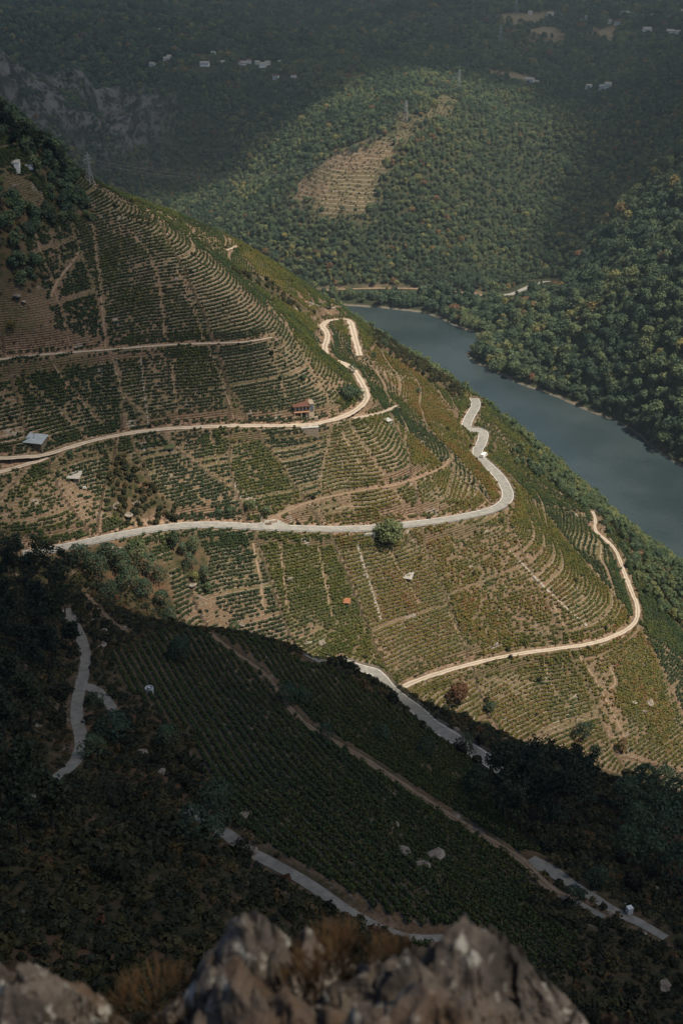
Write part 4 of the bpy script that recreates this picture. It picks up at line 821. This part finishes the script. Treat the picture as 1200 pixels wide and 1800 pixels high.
def walls(x0, x1, y0, y1, z0, za, zb):                   # four walls, z = za at the front, zb at the back
    m = MB(); P = [(x0, y0), (x1, y0), (x1, y1), (x0, y1)]; Z = [za, za, zb, zb]
    for i in range(4):
        j = (i+1) % 4; m.quad((*P[i], z0), (*P[j], z0), (*P[j], Z[j]), (*P[i], Z[i]))
    m.poly([(*P[i], Z[i]) for i in range(4)]); return m
# house with the red roof
p = spot(533, 727)-np.array([0, 0, 1.1]); h = empty('house', p, R(12)); h.scale = (0.92, 0.92, 0.86); tag(h, 'two storey house with red tiled roof, balcony and glazed stair tower among the vines', 'house')
w_ = walls(-4.2, 2.6, 0, 5.5, -2.5, 5.0, 6.2); w_.build('wall', M_stone, h)
m = MB(); shed(m, -4.2, 2.6, -0.5, 5.5, 5.05, 6.3, 0.4, 0.2); m.build('roof', M_tile, h)
B(-4.2, 2.6, -1.3, -0.003, 2.35, 2.6).build('balcony', M_orange, h)
m = MB()
for x in (-4.0, -1.0, 2.4): m.box(x-0.15, x+0.15, -1.2, -0.9, -2.5, 2.35)
m.build('balcony_post', M_beige, h)
for k in range(4):
    x = -3.7+k*1.55; f = B(x, x+1.3, -0.06, 0.02, 2.75, 4.7).build('window', M_dark, h); B(x+0.08, x+0.62, -0.10, -0.062, 2.85, 4.6).build('pane', M_curtain, f); B(x+0.68, x+1.22, -0.10, -0.062, 2.85, 4.6).build('pane', M_glass, f)
for x0, x1 in ((-3.6, -1.2), (-0.8, 0.7)): B(x0, x1, -0.05, 0.02, -0.6, 2.0).build('door', M_dark, h)
B(0.9, 2.6, -0.7, -0.003, -2.5, 2.345).build('lower_wall', M_beige, h)
tw = B(2.603, 4.6, -0.4, 5.0, -2.5, 5.9).build('stair_tower', M_beige, h); B(2.85, 4.35, -0.46, -0.402, 2.3, 5.5).build('window', M_glass, tw); B(2.6, 4.7, -0.5, 5.1, 5.903, 6.05).build('roof_slab', M_stone, h)
B(4.603, 6.3, -1.0, 1.5, -2.5, -0.6).build('terrace', M_stone, h)
# barn with metal roof and mossy lean-to
p = spot(50, 782)-np.array([0, 0, 1.3]); h = empty('barn', p, R(-14)); tag(h, 'low barn with shiny grey metal roof and mossy lean-to near the dirt road fork', 'barn')
walls(-1.6, 5.0, 0, 5, -2.5, 2.2, 3.4).build('wall', M_board, h); m = MB(); shed(m, -1.6, 5.0, 0, 5, 2.25, 3.5, 0.45, 0.1); m.build('roof', M_metalroof, h)
a = walls(-5.6, -1.9, -0.4, 4.2, -2.5, 1.5, 2.6).build('lean_to', M_board, h); m = MB(); shed(m, -5.6, -2.1, -0.4, 4.2, 1.55, 2.7, 0.3, 0.12); m.build('roof', M_moss, a)
m = MB(); m.bar((1.2, 2.6, 2.9), (1.2, 2.6, 4.3), 0.16, 0.16, 8); m.build('chimney_pipe', M_steel, h); B(0.2, 1.6, -0.05, 0.03, -0.8, 1.5).build('door', M_dark, h)
# stone hut, slate roof
def hut(u, v, w, d, hf, hb, rz, wm, rm, label, name='hut', door=True, ov=0.3):
    p = spot(u, v)-np.array([0, 0, 0.5]); o = empty(name, p, R(rz)); tag(o, label, name.replace('_', ' '))
    walls(-w/2, w/2, 0, d, -1.8, hf, hb).build('wall', wm, o); m = MB(); shed(m, -w/2, w/2, 0, d, hf+0.04, hb+0.08, ov, 0.14); m.build('roof', rm, o)
    if door: f = B(-w*0.18, w*0.12, -0.05, 0.03, -0.3, hf*0.82).build('door', M_dark, o)
    return o
hut(126, 846, 5.2, 4.2, 1.6, 2.3, -4, M_stone, M_slate, 'long stone hut with slate roof on the bare left terraces')
hut(298, 795, 3.2, 2.8, 2.0, 2.4, 3, M_beige, M_moss, 'small pale hut with greenish flat roof in the dark vines below the second road')
hut(685, 747, 2.0, 2.6, 2.3, 2.5, 38, M_conc, M_conc, 'pale concrete box hut among curving vine rows beside the side track', 'pump_house')
hut(714, 1021, 3.6, 3.4, 1.4, 2.2, -16, M_stone, M_slate, 'stone hut with bright slate roof in the lower vineyard, right of the stone stairway')
hut(608, 1066, 2.3, 2.0, 1.9, 2.5, -6, M_beige, plain('orange_tiles', (0.27, 0.115, 0.06), 0.3, 2.5), 'tiny shed with orange tiled roof in the lower vineyard')
p = spot(148, 861); o = empty('notice_board', p, R(10)); tag(o, 'small blank white board on a post below the slate roofed stone hut', 'board'); B(-0.75, 0.75, -0.04, 0.04, 0.5, 1.5).build('panel', M_white, o); m = MB(); m.bar((-0.5, 0.07, -0.6), (-0.5, 0.07, 1.4), 0.05); m.bar((0.5, 0.07, -0.6), (0.5, 0.07, 1.4), 0.05); m.build('post', M_board, o)
# farm buildings on the top left
hut(22, 294, 5.0, 4.0, 2.2, 2.6, 6, M_white, M_conc, 'low white farm building below the brown clearing at the upper left', 'farm_building', True, 0.1)
p = spot(46, 294); o = empty('courtyard_wall', p, R(30)); tag(o, 'pale courtyard wall on the clearing right of the white farm building', 'wall'); B(-2.6, 2.6, -0.2, 0.2, -1, 1.1).build('wall', M_white, o); B(-2.7, 2.7, -0.26, 0.26, 1.103, 1.2).build('coping', M_conc, o)
# retaining wall under the second road
p = spot(545, 764); o = empty('retaining_wall', p, R(10)); tag(o, 'stone retaining wall holding up the second road below the house', 'retaining wall'); B(-3.4, 3.4, -0.1, 1.4, -2.2, 2.9).build('wall', M_stone, o); B(-3.5, 3.5, -0.2, 1.45, 2.903, 3.08).build('coping', M_conc, o)
p = spot(649, 944); o = empty('culvert', p, R(10)); tag(o, 'pale concrete culvert head under the main road left of the big round tree', 'culvert'); m = MB(); m.box(-2.4, -1.0, 0, 0.6, -1.5, 1.5); m.box(1.0, 2.4, 0, 0.6, -1.5, 1.5); m.box(-1.0, 1.0, 0, 0.6, 0.7, 1.5); m.build('headwall', M_conc, o); B(-0.998, 0.998, 0.3, 0.4, -1.5, 0.698).build('opening', M_dark, o)
# van on the road
p = spot(850, 803); o = empty('van', p, R(55)); tag(o, 'small white van parked at the edge of the upper road bend', 'van')
m = MB(); S = [(-2.2, 0.35), (2.1, 0.35), (2.2, 0.9), (1.9, 1.15), (1.35, 1.85), (-2.1, 1.9), (-2.25, 1.0)]; n = len(S)
m.poly([(x, -0.85, z) for x, z in S]); m.poly([(x, 0.85, z) for x, z in reversed(S)])
for i in range(n): a, b = S[i], S[(i+1) % n]; m.quad((a[0], -0.85, a[1]), (a[0], 0.85, a[1]), (b[0], 0.85, b[1]), (b[0], -0.85, b[1]))
m.build('body', M_white, o)
m = MB(); m.quad((1.88, -0.75, 1.2), (1.88, 0.75, 1.2), (1.42, 0.72, 1.8), (1.42, -0.72, 1.8)); m.build('windscreen', M_glass, o)
for s in (-1, 1): B(0.1, 1.3, s*0.86-0.005, s*0.86+0.005, 1.15, 1.7).build('window', M_glass, o)
for x in (-1.4, 1.4):
    for y in (-0.82, 0.82): m = MB(); m.bar((x, y-0.1, 0.33), (x, y+0.1, 0.33), 0.33, 0.33, 12); m.build('wheel', M_rubber, o)
# tanks
p = spot(263, 1219); o = empty('water_tank', p); tag(o, 'round white water tank with open top in the shaded vineyard', 'tank')
m = MB(); k = 20; ro_, ri_ = 1.0, 0.9
for i in range(k):
    a, b = 6.2832*i/k, 6.2832*(i+1)/k; P = lambda r, q, z: (r*math.cos(q), r*math.sin(q), z)
    m.quad(P(ro_, a, -0.5), P(ro_, b, -0.5), P(ro_, b, 1.7), P(ro_, a, 1.7)); m.quad(P(ro_, a, 1.7), P(ro_, b, 1.7), P(ri_, b, 1.7), P(ri_, a, 1.7)); m.quad(P(ri_, b, 1.2), P(ri_, a, 1.2), P(ri_, a, 1.7), P(ri_, b, 1.7))
m.build('shell', M_plastic, o); m = MB(); m.poly([(0.89*math.cos(6.2832*i/k), 0.89*math.sin(6.2832*i/k), 1.3) for i in range(k)]); m.build('lid', M_steel, o); m = MB(); m.bar((0, 0, 1.3), (0, 0, 1.75), 0.28, 0.28, 12); m.build('hatch', M_plastic, o)
p = spot(1105, 1606); o = empty('container_tank', p, R(20)); tag(o, 'white cube container tank in a steel cage beside the right concrete road', 'tank'); B(-0.5, 0.5, -0.45, 0.45, 0.15, 1.5).build('container', M_plastic, o)
m = MB()
for z in (0.4, 0.8, 1.2): 
    for a, b in (((-0.54, -0.49), (0.54, -0.49)), ((0.54, -0.49), (0.54, 0.49)), ((0.54, 0.49), (-0.54, 0.49)), ((-0.54, 0.49), (-0.54, -0.49))): m.bar((*a, z), (*b, z), 0.02, k=4)
m.build('cage', M_steel, o); B(-0.55, 0.55, -0.5, 0.5, -0.5, 0.147).build('pallet', M_board, o)
p = spot(1095, 1606); o = empty('post', p); tag(o, 'thin wooden post left of the white container tank', 'post'); m = MB(); m.bar((0, 0, -0.5), (0.1, 0, 2.4), 0.05, 0.045); m.build('shaft', M_board, o); B(-0.06, 0.26, -0.06, 0.06, 2.403, 2.46).build('cap', M_steel, o)
# guard rails along the roads
def guard_rail(L, off, label, step=4.0, i0=0, i1=None):
    L = L[i0:i1]; d = np.gradient(L[:, :2], axis=0); d /= np.hypot(*d.T)[:, None]+1e-9; xy = L[:, :2]+np.stack([-d[:, 1], d[:, 0]], -1)*off
    z = np.maximum(L[:, 2], hz(xy[:, 0], xy[:, 1])-0.3); o = empty('guard_rail', (xy[0, 0], xy[0, 1], z[0])); b = np.array([xy[0, 0], xy[0, 1], z[0]]); tag(o, label, 'guard rail')
    Q = np.stack([xy[:, 0], xy[:, 1], z], -1)-b; m = MB()
    for a, c in zip(Q[:-1], Q[1:]):
        for z0, z1 in ((0.42, 0.57), (0.60, 0.75)): m.quad(a+(0, 0, z0), c+(0, 0, z0), c+(0, 0, z1), a+(0, 0, z1))
        m.quad(a+(0, 0, 0.57), c+(0, 0, 0.57), c+(0, 0, 0.60), a+(0, 0, 0.60))
    m.build('rail', M_steel, o); s = np.concatenate([[0], np.cumsum(np.linalg.norm(np.diff(Q, axis=0), axis=1))]); pm = MB(); pm.box(-0.06, 0.06, -0.06, 0.06, -0.5, 0.78); pme = pm.mesh('post', M_steel)
    for q in np.arange(0, s[-1], max(step, s[-1]/95)): put('post', pme, o, [np.interp(q, s, Q[:, k]) for k in range(3)])
MR = [L for n_, w_, s_, L in ROAD_LINES if n_ == 'main_road']
def out_side(L): return -1 if L[-1, 0] > L[0, 0] else 1
L = MR[2]; guard_rail(L, 2.75, 'steel guard rail along the right edge of the shaded road', 3.0); guard_rail(MR[0], -2.8, 'steel guard rail along the lower edge of the sunlit main road', 3.0, 3, None)
# stone stairways and foot paths between the plots
def path(px, w, surf, name='footpath'):
    P = hit([q[0] for q in px], [q[1] for q in px]); L = smooth_line(P, 1.5, 1); L[:, 2] = hz(L[:, 0], L[:, 1]); o = ribbon(name, L, w, M_ROAD[surf], lift=0.07, jag=0.25); tag(o, kind='structure'); return L
for px, w in PATHS:
    path(px, w*0.55, 'earth')
def stairway(px, w, label):
    P = hit([q[0] for q in px], [q[1] for q in px]); L = smooth_line(P, 0.55, 1); L[:, 2] = hz(L[:, 0], L[:, 1]); d = np.gradient(L[:, :2], axis=0); d /= np.hypot(*d.T)[:, None]; b = L[0].copy(); m = MB(); rs = np.random.default_rng(3)
    for q, e in zip(L-b, d):
        n_ = np.array([-e[1], e[0]]); hw = w/2*(0.85+0.3*rs.random()); r_ = 0.24; zt = q[2]+0.22+0.14*rs.random(); C = [q[:2]+n_*hw*s+e*r_*u for s, u in ((-1, -1), (1, -1), (1, 1), (-1, 1))]
        k = len(m.v); m.v += [(c[0], c[1], zt-0.9) for c in C]+[(c[0], c[1], zt) for c in C]; m.f += [tuple(k+i for i in f) for f in ((3,2,1,0),(4,5,6,7),(0,1,5,4),(1,2,6,5),(2,3,7,6),(3,0,4,7))]
    o = m.build('stone_stairway', M_step, None, b); tag(o, label, 'stairway')
M_step = plain('pale_step_stone', (0.34, 0.31, 0.27), 0.35, 1.5, 0.9)
for px, w, lb in STAIRS: stairway(px, w, lb)
# pylons and lines
def pylon(p, h, rz, label):
    o = empty('pylon', p, rz); tag(o, label, 'pylon'); m = MB(); wb, wt = h*0.11, h*0.022; r = 0.06+h*0.0016
    def W(z): return wb+(wt-wb)*min(1, z/(h*0.72)) if z < h*0.72 else wt*(1-0.6*(z-h*0.72)/(h*0.28))
    lv = [0, .13, .25, .36, .46, .55, .63, .72, .80, .88, .95, 1.0]
    for a, b in zip(lv[:-1], lv[1:]):
        A_, B_ = W(a*h), W(b*h); ca = [(x*A_, y*A_, a*h) for x, y in ((-1,-1),(1,-1),(1,1),(-1,1))]; cb = [(x*B_, y*B_, b*h) for x, y in ((-1,-1),(1,-1),(1,1),(-1,1))]
        for i in range(4): m.bar(ca[i], cb[i], r, r, 4); m.bar(ca[i], cb[(i+1) % 4], r*0.6, r*0.6, 4); m.bar(ca[(i+1) % 4], cb[i], r*0.6, r*0.6, 4)
    m.build('tower', M_steel, o); tips = []
    for z, L_ in ((0.70, 0.15), (0.80, 0.19), (0.90, 0.14)):
        am = MB()
        for s in (-1, 1):
            tip = (s*L_*h, 0, z*h); q = W(z*h)
            for y in (-q, q): am.bar((s*q, y, z*h-0.02*h), tip, r*0.8, r*0.6, 4); am.bar((s*q, y, z*h+0.03*h), tip, r*0.8, r*0.6, 4)
            am.bar(tip, (tip[0], 0, tip[2]-0.045*h), r*0.7, r*0.7, 4); tips.append((s*L_*h, 0, (z-0.045)*h))
        am.build('cross_arm', M_steel, o)
    M_ = Matrix.Translation(Vector(p)) @ Matrix.Rotation(rz, 4, 'Z'); return [M_ @ Vector(q) for q in tips]
p0 = spot(158, 322); T0_ = pylon(p0-np.array([0, 0, 1.0]), 14.0, R(60), 'pale lattice pylon on the crest of the vineyard hill beside the wood')
p1 = spot(713, 213); T1 = pylon(p1, 24, R(60), 'pale lattice pylon on the sunlit crest at the top of the abandoned terraces')
p2 = spot(806, 158); T2 = pylon(p2, 26, R(60), 'lattice pylon higher up, at the end of the brown clearing')
p3 = spot(878, 84); T3 = pylon(p3, 34, R(60), 'hazy lattice pylon on the far plateau, left of the village')
p4 = spot(906, 26); T4 = pylon(p4, 34, R(60), 'faint farthest lattice pylon at the top of the picture')
def cables(A_, B_, r, sag, label, n):
    for i in n:
        a, b = A_[i], B_[i]; m = MB(); P = []; c = (a+b)/2
        for k in range(25): f = k/24; q = a.lerp(b, f)-c; P.append(Vector((q.x, q.y, q.z-sag*4*f*(1-f))))
        for k in range(24): m.bar(P[k], P[k+1], r, r, 4)
        o = m.build('power_cable', M_wire, None, c); tag(o, label, 'cable', label)
M_wire = plain('weathered_cable', (0.16, 0.17, 0.17), 0.1)
cables(T0_, T1, 0.024, 34, 'power cable slung across the valley from the hill crest pylon', range(6))
cables(T1, T2, 0.04, 5, 'power cable over the brown clearing', range(0, 6, 2))
# villages far up: small houses, each with its roof
WIN = B(-0.45, 0.45, -0.06, 0.02, 0, 1.4).mesh('window', M_dark)
def far_house(u, v, w, label, group, tile=False, gz=None, wall=None):
    w *= 0.8; p = spot(u, v); r = random.random(); o = empty('village_house', p, R(-25+50*r)); tag(o, label, 'house', group); d = w*(0.6+0.2*random.random()); h = 2.6+2.0*random.random()
    walls(-w/2, w/2, -d/2, d/2, -3, h, h).build('wall', wall or M_white, o); m = MB(); gable(m, -w/2, w/2, -d/2, d/2, h+0.05, h+0.9+0.18*d, 0.3, 0.2); m.build('roof', M_tile if tile else M_slate, o)
    for x in (-w*0.28, w*0.05, w*0.3): put('window', WIN, o, (x, -d/2, 1.0))
for i, (u, v, w) in enumerate(VILLAGE_A):
    far_house(u, v, w, 'small pale house of the hamlet above the dark crag and valley', 'houses of the hamlet above the crag', i in (14, 7, 12, 13))
for i, (u, v, w) in enumerate(VILLAGE_B):
    far_house(u, v, w, 'pale house of the village on the far plateau at the upper right', 'houses of the village on the far plateau', i in (10, 17))
for u, v, w, lb in ((930, 143, 15, 'white house with grey roof at the lower end of the pale field on the plateau'), (942, 146, 8, 'small outbuilding right beside the white house at the pale field'), (1034, 156, 9, 'pale farm building on the plateau edge, left of its neighbours'), (1057, 156, 8, 'pale farm building on the plateau edge, middle of three'), (1068, 153, 10, 'pale farm building on the plateau edge, right of its neighbours')):
    far_house(u, v, w, lb, None)
print("built %.1fs" % (time.time()-_T0))

# ------------------------------------------------------------------ the rocks under the camera
t = NT('lichen_rock'); o_ = t.pos(); n1 = t.noise(3.2, 8, 0.68, vec=o_); n2 = t.noise(9.0, 6, 0.6, vec=o_); n3 = t.noise(22.0, 5, 0.6, vec=o_); n4 = t.noise(2.0, 4, vec=t.scale_vec(o_, 1, 1, 0.5))
c = t.mix(t.ramp(n1, 0.36, 0.62), (0.052, 0.043, 0.036), (0.160, 0.132, 0.108)); c = t.mix(t.ramp(n4, 0.52, 0.66, 0, 0.7), c, (0.12, 0.075, 0.045)); c = t.mix(t.ramp(n2, 0.55, 0.66, 0, 0.8), c, (0.45, 0.43, 0.37)); c = t.mix(t.ramp(n3, 0.58, 0.70, 0, 0.8), c, (0.045, 0.038, 0.030))
t.color(c); t.rough(0.95); t.bump(t.math('ADD', n2, t.math('MULTIPLY', n3, 0.6)), 0.8, 0.03); M_lichen = t.m
def facets(x, y, s, seed):                              # broken planes: every cell has a tilt of its own
    x = x/s; y = y/s; ix = np.floor(x); iy = np.floor(y); best = np.full(x.shape, 1e9); val = np.zeros(x.shape)
    for di in (-1, 0, 1):
        for dj in (-1, 0, 1):
            cx, cy = ix+di, iy+dj; px = cx+_hash(cx, cy, seed); py = cy+_hash(cx, cy, seed+1); d = (x-px)**2+(y-py)**2
            h = (x-px)*(_hash(cx, cy, seed+2)-0.5)*2+(y-py)*(_hash(cx, cy, seed+3)-0.5)*2+(_hash(cx, cy, seed+4)-0.5)
            m = d < best; val = np.where(m, h, val); best = np.where(m, d, best)
    return val
def crag_rock(peaks, label, seed=1, pad=0.35):
    """peaks: photo position of each broken point and its distance in front of the eye; planes fall away from every point"""
    r = np.random.default_rng(seed); K = []
    for u, v, y in peaks:
        dx, dy, dz = ray(u, v); t_ = y/dy; K.append((dx*t_, y, CAM_Z+dz*t_))
    K = np.array(K); xs = np.arange(K[:, 0].min()-pad, K[:, 0].max()+pad, 0.009); ys = np.arange(K[:, 1].min()-pad*0.9, K[:, 1].max()+pad*0.9, 0.011); SX, SY = np.meshgrid(xs, ys)
    wx = SX+0.035*fbm(SX, SY, 0.16, seed+2, 4); wy = SY+0.035*fbm(SX+7, SY, 0.16, seed+3, 4); ZZ = np.full(SX.shape, -1e9); low = K[:, 2].min()-0.35
    for x0, y0, z0 in K:
        h = np.full(SX.shape, 1e9)
        for q in range(6):
            an = 6.283*(q+0.7*r.random())/6; cx, cy = math.cos(an), math.sin(an)
            sl = (0.75+0.9*r.random())*abs(cx) + (2.0 if cy > 0 else 0.55+0.35*r.random())*abs(cy); h = np.minimum(h, z0-sl*((wx-x0)*cx+(wy-y0)*cy)+0.012*r.normal())
        ZZ = np.maximum(ZZ, np.minimum(h, z0))
    fl = 0.055*facets(wx*1.2+wy*0.5, wy*0.8-wx*0.5, 0.15, seed)+0.028*facets(wx-wy*0.4, wy+wx*0.3, 0.055, seed+6)+0.045*fbm(SX, SY, 0.20, seed+7, 6)
    ZZ = np.maximum(ZZ+fl, low-0.5+fl); edge = np.minimum(np.minimum(SX-xs[0], xs[-1]-SX), np.minimum(SY-ys[0], ys[-1]-SY)); ZZ = ZZ-0.9*(1-sstep(0, 0.16, edge))
    jx = 0.03*fbm(SY, ZZ, 0.12, seed+11, 4); jy = 0.03*fbm(SX, ZZ, 0.12, seed+9, 4); SX = SX+jx; SY = SY+jy
    n_ = SX.size; a, b = SX.shape; idx = np.arange(n_).reshape(a, b); F = np.stack([idx[:-1, :-1], idx[:-1, 1:], idx[1:, 1:], idx[1:, :-1]], -1).reshape(-1, 4); V = np.stack([SX, SY, ZZ], -1)
    rim = np.concatenate([idx[0, :], idx[1:, -1], idx[-1, -2::-1], idx[-2:0:-1, 0]]); base = V.reshape(-1, 3)[rim].copy(); base[:, 2] = base[:, 2].min()-0.6; k = len(rim); q = np.arange(k)
    V = np.concatenate([V.reshape(-1, 3), base]); F = np.concatenate([F, np.stack([rim[q], n_+q, n_+(q+1) % k, rim[(q+1) % k]], -1)]); org = np.array([K[:, 0].mean(), K[:, 1].mean(), low-0.3])
    o = put('boulder', mesh_np('boulder', V-org, F, M_lichen, False), None, org); tag(o, label, 'rock'); return o
crag_rock([(340, 1755, 2.7), (395, 1678, 2.8), (432, 1625, 2.75), (462, 1602, 2.8), (500, 1640, 2.72), (538, 1632, 2.8), (560, 1690, 2.65), (610, 1722, 2.7), (430, 1700, 2.5), (500, 1735, 2.45), (380, 1780, 2.45), (570, 1775, 2.4), (650, 1760, 2.6)], 'jagged lichen covered rock in the blurred foreground, left of the two peaks', 3)
crag_rock([(600, 1730, 2.5), (645, 1690, 2.55), (690, 1652, 2.6), (725, 1665, 2.5), (765, 1655, 2.6), (800, 1632, 2.62), (822, 1616, 2.6), (850, 1678, 2.5), (876, 1690, 2.6), (905, 1745, 2.5), (950, 1770, 2.55), (740, 1720, 2.3), (820, 1730, 2.3), (660, 1770, 2.25), (890, 1790, 2.3), (780, 1790, 2.15)], 'jagged lichen covered rock in the blurred foreground, right of the two peaks', 8)
crag_rock([(-70, 1700, 2.9), (-10, 1682, 2.95), (35, 1680, 2.9), (66, 1712, 2.8), (110, 1765, 2.85), (190, 1790, 2.9), (20, 1760, 2.6), (270, 1800, 2.85), (90, 1800, 2.55), (330, 1812, 2.75)], 'dark rounded rock at the lower left corner', 14)
crag_rock([(1075, 1788, 2.8), (1050, 1810, 2.75), (1100, 1806, 2.75)], 'small rock tip at the bottom edge, right of the big rocks', 19, 0.2)
M_straw = plain('dry_grass', (0.095, 0.056, 0.026), 0.4, 6.0)
def tuft(u, v, yc, n, h, w, label, seed):
    dx, dy, dz = ray(u, v); t_ = yc/dy; p = (dx*t_, yc, CAM_Z+dz*t_-h*0.75); r = np.random.default_rng(seed); V = []; F = []
    for i in range(n):
        a = r.random()*6.28; b = math.sqrt(r.random())*w; q = np.array([math.cos(a)*b, math.sin(a)*b, 0]); L = h*(0.5+0.6*r.random()); d = np.array([math.cos(a), math.sin(a), 0])*(0.2+0.5*r.random())+r.normal(size=3)*0.15; sd = np.array([-d[1], d[0], 0]); sd /= np.linalg.norm(sd)+1e-6
        k = len(V)
        for f in (0, .35, .7, 1.0): c = q+np.array([0, 0, L*f])+d*L*f*f*0.8; ww = 0.004*(1-f*0.9); V += [c-sd*ww, c+sd*ww]
        F += [(k, k+1, k+3, k+2), (k+2, k+3, k+5, k+4), (k+4, k+5, k+7, k+6)]
    o = put('grass_tuft', mesh_np('grass_tuft', np.array(V), np.array(F), M_straw), None, p); tag(o, label, 'grass')
tuft(592, 1668, 2.75, 420, 0.07, 0.12, 'orange dry grass tuft between the two foreground rocks', 1); tuft(560, 1705, 2.6, 300, 0.07, 0.12, 'low dry grass on the flank of the left foreground rock', 2); tuft(270, 1750, 2.7, 320, 0.08, 0.15, 'dry grass tuft left of the foreground rocks', 3); tuft(690, 1672, 2.6, 200, 0.05, 0.08, 'short brown grass on the crest of the right foreground rock', 4)
print("all %.1fs" % (time.time()-_T0))
# ------------------------------------------------------------------ clouds that shade the valley, and the air
CLOUD_Z = 1250.0
def cloud_mat():
    t = NT('cloud_vapour'); a = t.attr('thick'); n = t.noise(0.012, 5, 0.6); n2 = t.noise(0.004, 3)
    d = t.math('ADD', a, t.math('MULTIPLY', t.math('SUBTRACT', n, 0.5), 0.55)); d = t.math('ADD', d, t.math('MULTIPLY', t.math('SUBTRACT', n2, 0.5), 0.4))
    al = t.math('MULTIPLY', t.ramp(d, 0.10, 0.90), t.attr('opac'))
    tr = t.n('ShaderNodeBsdfTransparent'); df = t.n('ShaderNodeBsdfDiffuse'); df.inputs[0].default_value = (0.8, 0.8, 0.82, 1); ms = t.n('ShaderNodeMixShader')
    t.t.links.new(al, ms.inputs[0]); t.t.links.new(tr.outputs[0], ms.inputs[1]); t.t.links.new(df.outputs[0], ms.inputs[2]); t.t.links.new(ms.outputs[0], t.t.nodes['Material Output'].inputs[0])
    return t.m
M_cloud = cloud_mat()
def cloud(poly, opac, soft=40.0, gz=140.0, step=14.0, label=''):
    """poly: the outline of the shade on the ground near height gz; the cloud floats up-sun of it"""
    poly = [(p[0]+SUN.x/SUN.z*(CLOUD_Z-gz), p[1]+SUN.y/SUN.z*(CLOUD_Z-gz)) for p in poly]
    P = np.array(poly); x = np.arange(P[:, 0].min()-soft, P[:, 0].max()+soft+step, step); y = np.arange(P[:, 1].min()-soft, P[:, 1].max()+soft+step, step)
    X, Y = np.meshgrid(x, y); sd = poly_sd(X, Y, poly); th = sstep(soft, -soft, sd); op = np.full(X.shape, opac)
    lump = 0.6+0.4*fbm(X, Y, 130, 21, 4); top = CLOUD_Z + th*110*lump; bot = CLOUD_Z - th*28*(0.7+0.3*fbm(X, Y, 60, 23, 3)) - 0.01
    n = X.size; ny, nx = X.shape; idx = np.arange(n).reshape(ny, nx); F = np.stack([idx[:-1, :-1], idx[:-1, 1:], idx[1:, 1:], idx[1:, :-1]], -1).reshape(-1, 4)
    keep = th.ravel()[F].max(1) > 1e-4; F = F[keep]
    V = np.concatenate([np.stack([X, Y, top], -1).reshape(-1, 3), np.stack([X, Y, bot], -1).reshape(-1, 3)]); FF = np.concatenate([F, F[:, ::-1]+n])
    used, inv = np.unique(FF, return_inverse=True)
    me = mesh_np('cloud', V[used], inv.reshape(FF.shape), M_cloud, True); fattr(me, 'thick', np.concatenate([th.ravel()]*2)[used]); fattr(me, 'opac', np.concatenate([op.ravel()]*2)[used])
    o = put('cloud', me); tag(o, kind='structure'); return o
cloud([(-520, 372), (-130, 345), (-80, 314), (-20, 294), (60, 290), (150, 288), (260, 278), (420, 230), (420, 48), (-520, 48)], 0.70, 85)
cloud([(-420, 335), (-120, 345), (-50, 375), (-10, 420), (-35, 455), (-85, 490), (-130, 560), (-420, 640)], 0.50, 38, 220)
cloud([(-900, 1000), (-330, 960), (-270, 1060), (-215, 1230), (-130, 1400), (10, 1520), (120, 1600), (260, 1580), (330, 1350), (300, 1180), (330, 1020), (500, 950), (1300, 900), (1500, 3400), (-1500, 3400)], 0.60, 60, 180, 26)
hb = MB(); hb.box(-1980, 1980, -200, 4480, -14, 600); t = NT('air'); t.t.nodes.remove(t.b)
vp_ = t.n('ShaderNodeVolumePrincipled'); vp_.inputs['Color'].default_value = (0.66, 0.84, 0.95, 1); vp_.inputs['Density'].default_value = 0.00008; vp_.inputs['Anisotropy'].default_value = 0.2
t.t.links.new(vp_.outputs[0], t.t.nodes['Material Output'].inputs['Volume'])
HAZE = hb.build('haze', t.m); tag(HAZE, kind='stuff')
